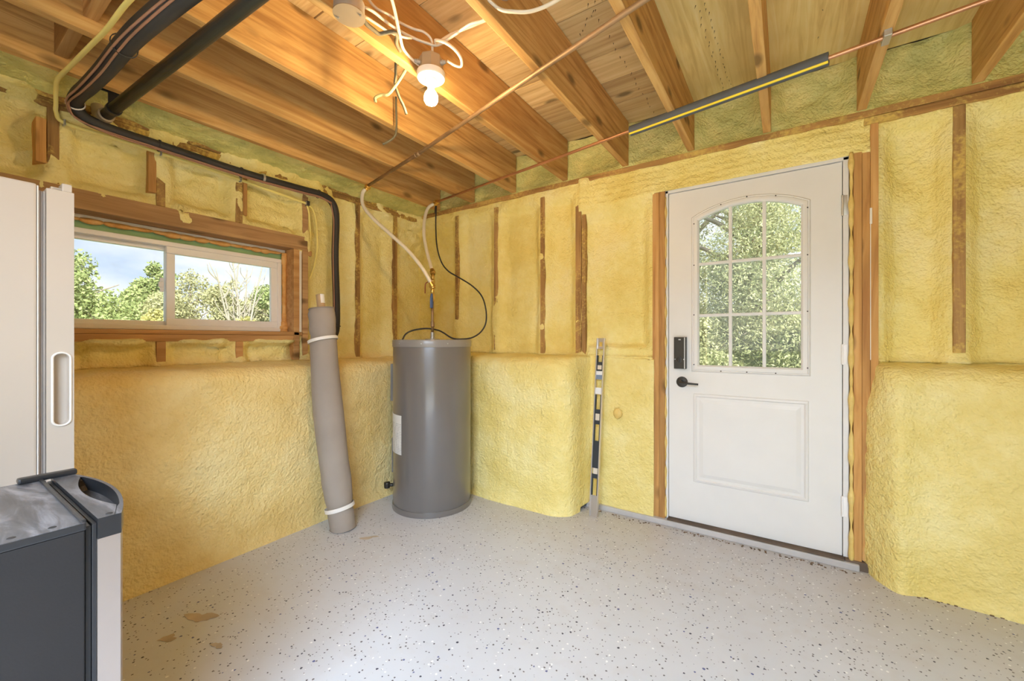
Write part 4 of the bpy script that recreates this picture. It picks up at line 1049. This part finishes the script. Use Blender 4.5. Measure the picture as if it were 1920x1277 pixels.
# ------------------------------------------------------------------ leaning roll of fabric
A0, A1 = Vector((-2.250, 1.512, 0.0)), Vector((-2.405, 1.467, 1.346))
roll = empty('fabric_roll', A0, 'tall taupe fabric roll on a cardboard core leaning by the window', 'roll')
ax = (A1 - A0).normalized(); ex = ax.cross(Vector((0, 1, 0))).normalized(); ey = ax.cross(ex)
def roll_pt(t, th, r): 
    bend = Vector((0.02, 0.01, 0)) * math.sin(math.pi * t) * -1
    return A0 + (A1 - A0) * t + bend + ex * (r * math.cos(th)) + ey * (r * math.sin(th))
nz_, nt_ = 90, 56
T_, H_ = np.meshgrid(np.linspace(0, 1, nz_), np.arange(nt_), indexing='ij')
SEAM = 5.1
Xa = np.zeros((nz_, nt_ + 1)); Ya = Xa.copy(); Za = Xa.copy()
for i in range(nz_):
    t = i / (nz_ - 1)
    base = 0.072 + 0.010 * math.sin(math.pi * min(1, t * 1.15)) + 0.004 * float(vnoise(t * 7, 0.3, 2)) - 0.006 * math.exp(-((t - 0.10) / 0.02) ** 2) - 0.006 * math.exp(-((t - 0.875) / 0.012) ** 2)
    if t > 0.985: base *= 0.93
    for k_ in range(nt_ + 1):
        th = SEAM + 2 * math.pi * k_ / nt_
        step = 0.007 * (k_ / nt_)
        wr = 0.0035 * float(fbm(k_ / nt_ * 4, t * 5, 2, 6)) + 0.008 * math.exp(-((t - 0.22) / 0.05) ** 2) * float(vnoise(k_ / nt_ * 9, t * 14, 8))
        wr += 0.0016 * math.sin((t * 90 + k_ * 0.10)) * (t > 0.86)
        P_ = roll_pt(t, th, base + step + wr)
        Xa[i, k_], Ya[i, k_], Za[i, k_] = P_.x - A0.x, P_.y - A0.y, max(0.002, P_.z) - A0.z
me = grid_mesh('wrap', Xa, Ya, Za); wrap = link('wrap', me, 'fabric', roll, True)
bm = B()
for t_, dz_ in ((1.0, 0), (0.001, 0)):
    bm = B()
    c_ = A0 + (A1 - A0) * t_
    lathe(bm, [(0.028, 0.0), (0.076, -0.002 if t_ > 0.5 else 0.003)], c_ + ax * (-0.004 if t_ > .5 else 0.004), ax, 40)
    obj('roll_end', bm, 'fabric', roll)
bm = B(); tube(bm, [A0 + ax * 0.02, A1 + ax * 0.085], 0.024, 24, curve=False); obj('core', bm, 'cardboard', roll, autos=40)
bm = B(); rows = []
for i in range(9):
    th = math.radians(150 + 90 * i / 8)
    rows.append([bm.verts.new(A1 + ax * h + ex * (0.0246 * math.cos(th)) + ey * (0.0246 * math.sin(th))) for h in (0.03, 0.086)])
for p_, q_ in zip(rows[:-1], rows[1:]): bm.faces.new((p_[0], q_[0], q_[1], p_[1]))
obj('core_label', bm, 'white_tape', roll)
for t0, w in ((0.853, 0.020), (0.095, 0.024)):
    bm = B()
    c_ = A0 + (A1 - A0) * t0 + Vector((0.02, 0.01, 0)) * math.sin(math.pi * t0) * -1
    b_ = 0.085 if t0 > 0.5 else 0.0835
    tilt = (ax + ex * 0.12 + ey * 0.05).normalized()
    lathe(bm, [(b_, -w / 2), (b_ + 0.003, -w / 2 + 0.002), (b_ + 0.003, w / 2 - 0.002), (b_, w / 2)], c_, tilt, 40)
    obj('strap', bm, 'white_tape', roll, autos=40)

# ------------------------------------------------------------------ spirit level
L0, L1 = Vector((-1.046, 2.522, 0.0)), Vector((-1.040, 2.640, 1.160))
lev = empty('spirit_level', L0, 'long aluminium spirit level with black vial blocks leaning on the foam', 'level')
za = (L1 - L0).normalized(); xa = Vector((1, 0, 0)); xa = (xa - za * xa.dot(za)).normalized(); ya = za.cross(xa)
LM = Matrix.Translation(L0) @ Matrix((xa, ya, za)).transposed().to_4x4()
LL = (L1 - L0).length
def lbox(x0, x1, y0, y1, z0, z1, bev=0.0008): return box(B(), (x0, y0, z0), (x1, y1, z1), bev, LM)
for x0, x1 in ((-0.028, -0.0215), (0.0215, 0.028)):
    obj('rail', lbox(x0, x1, -0.013, 0.013, 0.001, LL), 'alu', lev)
def fr(a, b): return LL * (1 - b), LL * (1 - a)
bm = B()
for a, b in ((0.0, 0.022), (0.048, 0.062)): z0, z1 = fr(a, b); obj('end_web', lbox(-0.0215, 0.0215, -0.004, 0.004, z0, z1), 'alu', lev)
z0, z1 = fr(0.022, 0.048); box(bm, (-0.0215, -0.004, z0), (-0.012, 0.004, z1), 0, LM); box(bm, (0.012, -0.004, z0), (0.0215, 0.004, z1), 0, LM)
z0, z1 = fr(0.885, 1.0); obj('end_web', lbox(-0.0215, 0.0215, -0.004, 0.004, z0, z1), 'alu', lev)
tag(obj('grip_hole', bm, 'alu', lev), None, None, None, 'stuff')
bm = B()
for a, b in ((0.10, 0.185), (0.325, 0.49), (0.49, 0.585), (0.79, 0.885)):
    z0, z1 = fr(a, b); obj('web_edge', lbox(-0.0215, -0.0145, -0.008, 0.008, z0, z1), 'level_black', lev); obj('web_edge', lbox(0.0145, 0.0215, -0.008, 0.008, z0, z1), 'level_black', lev)
for a, b in ((0.138, 0.156), (0.181, 0.190), (0.408, 0.432), (0.470, 0.492), (0.585, 0.735), (0.768, 0.792)):
    z0, z1 = fr(a, b); obj('vial_block', lbox(-0.0215, 0.0215, -0.009, 0.009, z0, z1, 0.001), 'level_black', lev)
for a, b in ((0.156, 0.181), (0.432, 0.470), (0.735, 0.768)):
    z0, z1 = fr(a, b); obj('vial', lbox(-0.0150, 0.0150, -0.0075, 0.0075, z0, z1, 0.003), 'vial', lev)
for a, b, mt in ((0.190, 0.212, 'level_label'), (0.212, 0.238, 'level_blue'), (0.285, 0.322, 'level_label')):
    z0, z1 = fr(a, b); obj('web_label', lbox(-0.0215, 0.0215, -0.005, 0.005, z0, z1), mt, lev)

# ------------------------------------------------------------------ tall white fridge
fr_ = empty('upright_freezer', (-2.14, -0.10, 0), 'tall white upright freezer with recessed side handle beside the window', 'freezer')
fx0, fx1 = -2.42, -1.862
obj('cabinet', bbox((fx0, -0.43, 0.03), (fx1, 0.233, 1.617), 0.006), 'appliance_white', fr_)
obj('edge_trim', bbox((fx0 + 0.002, 0.2335, 0.04), (fx1 - 0.002, 0.2365, 1.612)), 'white_tape', fr_)
bm = B()
for k_ in range(3): obj('gasket', bbox((fx0 + 0.012, 0.2368 + k_ * 0.005, 0.07), (fx1 - 0.008 - (k_ % 2) * 0.004, 0.2412 + k_ * 0.005, 1.600), 0.001), 'gasket_grey', fr_)
# door, with a slot cut in its side for the grip
def door_bm():
    bm = B(); y0, y1, z0, z1 = 0.252, 0.310, 0.06, 1.609; xs = fx1 + 0.002
    n = 14; cy, hw, sz0, sz1, dep = 0.283, 0.0165, 0.888, 1.108, 0.020
    slot = []
    for i in range(n + 1):
        t = math.pi * i / n; slot.append((cy + hw * math.cos(t), sz1 - hw + hw * math.sin(t)))
    for i in range(n + 1):
        t = math.pi + math.pi * i / n; slot.append((cy + hw * math.cos(t), sz0 + hw + hw * math.sin(t)))
    front = [bm.verts.new((xs, y, z)) for y, z in ((y0, z0), (y1, z0), (y1, z1), (y0, z1))]
    sv = [bm.verts.new((xs, y, z)) for y, z in slot]
    es = [bm.edges.new((front[i], front[(i + 1) % 4])) for i in range(4)] + [bm.edges.new((sv[i], sv[(i + 1) % len(sv)])) for i in range(len(sv))]
    bmesh.ops.triangle_fill(bm, use_beauty=True, edges=es)
    iv = [bm.verts.new((xs - dep, cy + (y - cy) * 0.85, z)) for y, z in slot]
    for i in range(len(sv)): bm.faces.new((sv[i], sv[(i + 1) % len(sv)], iv[(i + 1) % len(sv)], iv[i]))
    bm.faces.new(iv)
    back = [bm.verts.new((fx0, v.co.y, v.co.z)) for v in front]
    for i in range(4): bm.faces.new((front[i], front[(i + 1) % 4], back[(i + 1) % 4], back[i]))
    bm.faces.new(back)
    return bm, slot, xs
bm, slot, xs = door_bm()
fd = obj('door', bm, 'appliance_white', fr_)
bm = B(); c0 = (0.283, 0.998)
pts = [(xs + 0.001, 0.283 + (y - 0.283) * 1.16, c0[1] + (z - c0[1]) * 1.02) for y, z in slot]
tube(bm, pts + [pts[0]], 0.0032, 8, False, 1.0, curve=False); obj('handle_rim', bm, 'white_tape', fd, True)
bm = B(); box(bm, (fx1 - 0.05, 0.284, 1.609), (fx1 + 0.001, 0.306, 1.634), 0.003); box(bm, (fx1 - 0.05, 0.262, 1.609), (fx1 - 0.01, 0.285, 1.620), 0.002); obj('hinge_cap', bm, 'appliance_white', fr_)
bm = B()
for x in (fx0 + 0.06, fx1 - 0.06):
    for y in (-0.36, 0.18): obj('foot', lathe(B(), [(0.02, 0), (0.02, 0.03), (0, 0.03)], (x, y, 0), n=12), 'rubber', fr_)

# ------------------------------------------------------------------ compact fridge in the foreground
mf = empty('compact_fridge', (-1.365, -0.03, 0), 'black compact fridge with curved steel front in the lower left foreground', 'fridge')
mx0, mx1 = -1.590, -1.142; MT = 0.792
obj('cabinet', bbox((mx0, -0.26, 0.025), (mx1, 0.205, 0.776), 0.002), 'fridge_side', mf)
bm = B(); box(bm, (mx0 - 0.001, -0.262, 0.7765), (mx1 + 0.001, 0.207, MT), 0.003)
tp = obj('top_panel', bm, 'smudged_plastic', mf)
obj('top_lip', bbox((mx0 + 0.004, 0.200, MT - 0.002), (mx1 - 0.002, 0.2075, MT + 0.005), 0.002), 'black_plastic', tp)
bm = B()
for y in (0.115, 0.165): obj('screw_plug', lathe(B(), [(0.0065, 0), (0.005, 0.0012), (0, 0.0014)], (mx1 - 0.022, y, MT - 0.0004), (0, 0, 1), 14), 'rubber', tp)
bm = B(); obj('gasket', bbox((mx0 + 0.006, 0.207, 0.04), (mx1 - 0.010, 0.2155, 0.780), 0.001), 'black_plastic', mf); box(bm, (mx0 + 0.003, 0.216, 0.035), (mx1 - 0.005, 0.2225, 0.784), 0.001)
obj('gasket', bm, 'black_plastic', mf)
xc = (mx0 + mx1) / 2; hw = (mx1 - mx0) / 2
def yf(x): return 0.258 + 0.036 * (1 - ((x - xc) / hw) ** 2)
n = 40
xs_ = [mx0 + (mx1 - mx0) * i / n for i in range(n + 1)]
def curved(bm, z0, z1, y0, inset=0.0, topface=True):
    rows = []
    for x in xs_:
        x_ = xc + (x - xc) * (1 - inset / hw)
        rows.append([bm.verts.new(q) for q in ((x_, y0, z0), (x_, yf(x) - inset, z0), (x_, yf(x) - inset, z1), (x_, y0, z1))])
    for p_, q_ in zip(rows[:-1], rows[1:]):
        for i in range(4):
            if i == 2 and not topface: continue
            bm.faces.new((p_[i], p_[(i + 1) % 4], q_[(i + 1) % 4], q_[i]))
    bm.faces.new(rows[0]); bm.faces.new(rows[-1][::-1])
    return rows
bm = B(); curved(bm, 0.035, 0.752, 0.223, 0.001); dr = obj('door', bm, 'stainless', mf, autos=30)
bm = B(); rows = curved(bm, 0.752, MT + 0.001, 0.223, 0.0, False)
zt = MT + 0.001; PA = 0.165
strips = []
for x, rw in zip(xs_, rows):
    q = max(0.0, 1 - ((x - xc) / PA) ** 2)
    yfront = yf(x) - 0.007 if q > 0 else yf(x) - 0.010
    yback = yfront - 0.045 * q
    strips.append([rw[3]] + [bm.verts.new((x, y, z)) for y, z in ((yback, zt), (yback - 0.001, zt - 0.034 * min(1, q * 3)), (yfront, zt - 0.030 * min(1, q * 3)), (yfront + 0.0005, zt))] + [rw[2]])
for a, b in zip(strips[:-1], strips[1:]):
    for i in range(5): bm.faces.new((a[i], a[i + 1], b[i + 1], b[i]))
cap = obj('door_cap', bm, 'smudged_plastic', dr, autos=30)
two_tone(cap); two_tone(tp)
bm = B(); lathe(bm, [(0.006, 0), (0.005, 0.0012), (0, 0.0014)], (mx1 - 0.016, 0.243, zt - 0.0003), (0, 0, 1), 14); obj('screw_plug', bm, 'rubber', dr)
bm = B(); box(bm, (mx0 - 0.004, 0.165, MT), (mx0 + 0.022, 0.268, MT + 0.014), 0.005); obj('hinge_cover', bm, 'black_plastic', mf)
bm = B()
for x in (mx0 + 0.05, mx1 - 0.05):
    for y in (-0.2, 0.15): obj('foot', lathe(B(), [(0.016, 0), (0.016, 0.026), (0, 0.026)], (x, y, 0), n=12), 'rubber', mf)

# ------------------------------------------------------------------ outdoors
bounce_slab = tag(obj('bounce_slab', bbox((-3.2, -9.0, -0.40), (8.0, YR - 0.1, -0.02)), 'bounce_slab'), None, None, None, 'structure')  # added pale slab, out of view, bouncing sunlight up to the ceiling
ground = tag(obj('ground', bbox((-140, -60, -0.5), (60, 120, -0.32)), 'lawn'), 'grass ground outside', None, None, 'structure')
def foliage(name, blobs, n, leaf, mat, parent, seed, conifer=False):
    r_ = np.random.RandomState(seed)
    w = np.array([b[3] * b[4] * b[5] for b in blobs]); w = w / w.sum()
    idx = r_.choice(len(blobs), n, p=w); Bb = np.array(blobs)[idx]
    d = r_.randn(n, 3); d /= np.linalg.norm(d, axis=1)[:, None]
    rad = r_.rand(n) ** 0.45
    c_ = Bb[:, :3] + d * rad[:, None] * Bb[:, 3:6]
    a = r_.randn(n, 3); a /= np.linalg.norm(a, axis=1)[:, None]
    b_ = np.cross(a, r_.randn(n, 3)); b_ /= np.linalg.norm(b_, axis=1)[:, None]
    s1 = leaf * (0.6 + 0.8 * r_.rand(n))[:, None]; s2 = s1 * (0.30 if conifer else 0.55)
    q = np.stack([c_ - a * s1, c_ + b_ * s2, c_ + a * s1, c_ - b_ * s2], 1)
    off = np.array(wloc(parent)); co = (q.reshape(-1, 3) - off)
    co[:, 2] = np.maximum(co[:, 2], -0.32 - off[2])
    me = bpy.data.meshes.new(name)
    me.vertices.add(len(co)); me.vertices.foreach_set('co', co.ravel())
    me.loops.add(4 * n); me.loops.foreach_set('vertex_index', np.arange(4 * n, dtype=np.int32))
    me.polygons.add(n); me.polygons.foreach_set('loop_start', np.arange(0, 4 * n, 4, dtype=np.int32))
    me.update(calc_edges=True)
    o = link(name, me, mat, parent); o['kind'] = 'stuff'
    return o
def tree(name, base, height, width, mat, lab, seed, n=9000, leaf=0.16, group=None, trunk_h=0.35, crown_lo=0.2, nb=16, cat='tree', bark='bark', conifer=False, limbs=5):
    rr = random.Random(seed); bx, by = base; g0 = -0.32
    t = empty(name, (bx, by, g0), lab, cat, group)
    bm = B()
    tube(bm, [(bx, by, g0), (bx + 0.02 * height, by, g0 + height * 0.3), (bx, by + 0.02 * height, g0 + height * 0.85)], lambda q: 0.035 * height * 0.6 * (1 - 0.8 * q) + 0.01, 8)
    for k_ in range(limbs):
        a = rr.uniform(0, 6.28); h0 = height * rr.uniform(0.25, 0.6); ll = width * rr.uniform(0.3, 0.45)
        tube(bm, [(bx, by, g0 + h0), (bx + ll * 0.5 * math.cos(a), by + ll * 0.5 * math.sin(a), g0 + h0 + ll * 0.5), (bx + ll * math.cos(a), by + ll * math.sin(a), g0 + h0 + ll * 0.8)], lambda q: 0.012 * height * (1 - 0.7 * q), 6)
    obj('trunk', bm, bark, t, True)
    blobs = []
    for k_ in range(nb):
        h = crown_lo + (1 - crown_lo) * (k_ + 0.5) / nb
        if conifer: wd = width * 0.5 * (1.05 - max(h, 0)) ** 0.6
        else: wd = width * 0.5 * math.sqrt(max(0.05, 1 - (2 * (h - crown_lo) / (1 - crown_lo) - 0.95) ** 2))
        a = rr.uniform(0, 6.28); dd_ = wd * rr.uniform(0.15, 0.6); br = max(0.12 * width, wd * rr.uniform(0.45, 0.7))
        blobs.append((bx + dd_ * math.cos(a), by + dd_ * math.sin(a), g0 + height * h - br * 0.3, br, br, br * (0.8 if not conifer else 0.6)))
    foliage('crown', blobs, n, leaf, mat, t, seed, conifer)
    return t
# seen through the left window
tree('broadleaf_tree', (-34.2, 5.0), 6.5, 8.0, 'leaf_green', 'big round green tree behind the left window pane', 51, 34000, 0.12, None, 0.3, 0.12, 22)
tree('broadleaf_tree', (-38.6, 10.7), 7.2, 3.6, 'leaf_green', 'narrow taller green tree seen through the left pane beside the latch', 52, 14000, 0.11, None, 0.3, 0.3, 14)
SG = 'scrub bushes outside the left window'
for i, (x, y, h, w, mt, lb) in enumerate([(-27.0, 5.66, 2.65, 4.0, 'leaf_green', 'low green bush under the big round tree'), (-22.5, 6.05, 2.77, 2.6, 'leaf_yellow', 'yellowish bush in the middle of the left pane'), (-42.0, 9.68, 4.3, 3.4, 'leaf_olive', 'sparse greyish bush rising between two trees in left pane'), (-29.5, 8.7, 2.5, 2.8, 'leaf_yellow', 'low yellow bush below the narrow tree')]):
    tree('bush', (x, y), h, w, mt, lb, 60 + i, 10000, 0.09, SG, 0.2, 0.05, 12, 'bush', limbs=6)
for i, (x, y, h, w, mt, lb) in enumerate([(-29.3, 9.55, 5.6, 4.2, 'leaf_olive', 'tall olive bush at the left of the right pane'), (-24.3, 9.72, 4.6, 3.2, 'leaf_olive', 'olive bush behind the bleached dead tree'), (-27.5, 12.57, 4.87, 3.2, 'leaf_olive', 'olive bush right of the dead tree in right pane'), (-19.0, 8.15, 2.4, 2.4, 'leaf_yellow', 'low pale bush at the foot of the dead tree')]):
    tree('bush', (x, y), h, w, mt, lb, 70 + i, 16000, 0.075, SG, 0.2, 0.05, 14, 'bush', limbs=6)
tree('broadleaf_tree', (-22.5, 11.6), 5.4, 2.9, 'leaf_green', 'bright green tree at the right edge of the right pane', 75, 18000, 0.075, None, 0.2, 0.05, 16)
dt = empty('dead_tree', (-20.6, 8.7, -0.32), 'bleached leafless tree with many thin upright branches', 'tree')
rr = random.Random(4)
for k_ in range(9):
    bm = B(); a = rr.uniform(-1, 1); s_ = rr.uniform(-0.8, 0.8); top = rr.uniform(3.4, 5.6)
    b0 = (-20.6 + 0.12 * a, 8.7 + 0.25 * s_, -0.32)
    pth = [b0, (b0[0], b0[1] + 0.25 * s_ + rr.uniform(-.06, .06), top * 0.3), (b0[0], b0[1] + 0.7 * s_ + rr.uniform(-.1, .1), top * 0.65), (b0[0], b0[1] + 1.25 * s_ + rr.uniform(-.15, .15), top)]
    tube(bm, pth, lambda q: 0.060 * (1 - 0.85 * q) + 0.006, 6)
    for q in range(6):
        t = rr.uniform(0.35, 0.9); z = top * t; y0 = b0[1] + 1.2 * s_ * t
        d = rr.choice((-1, 1)); ll = rr.uniform(0.3, 0.8)
        tube(bm, [(b0[0], y0, z), (b0[0] + rr.uniform(-.2, .2), y0 + d * ll * 0.4, z + ll * 0.6), (b0[0] + rr.uniform(-.2, .2), y0 + d * ll * 0.6, z + ll * 1.2)], lambda q: 0.020 * (1 - 0.8 * q) + 0.004, 5)
    obj('branch', bm, 'deadwood', dt, True)
# seen through the door
CG = 'cedars outside the door'
for i, (x, y, h, w, lb) in enumerate([(-2.15, 9.9, 5.8, 3.6, 'feathery cedar filling the left column of door panes'), (-0.45, 9.0, 6.0, 3.4, 'feathery cedar filling the middle column of door panes'), (1.45, 10.4, 5.6, 3.6, 'feathery cedar filling the right column of door panes'), (-0.9, 15.5, 9.0, 6.0, 'taller cedar behind the gap between the front two'), (-5.2, 11.5, 5.4, 3.4, 'cedar farther left outside the door'), (4.8, 12.5, 5.4, 3.6, 'cedar farther right outside the door')]):
    tree('cedar_tree', (x, y), h, w, 'leaf_cedar', lb, 80 + i, 85000 if i < 4 else 30000, 0.036, CG, 0.2, -0.02, 44, 'tree', conifer=True, limbs=4)
for i, (x, y) in enumerate([(-1.2, 8.0), (0.2, 8.3)]):
    tree('shrub', (x, y), 1.9, 1.9, 'leaf_cedar', ['pale green shrub low in the left door panes', 'pale green shrub low in the right door panes'][i], 90 + i, 20000, 0.032, 'shrubs outside the door', 0.2, 0.0, 12, 'bush', limbs=6)
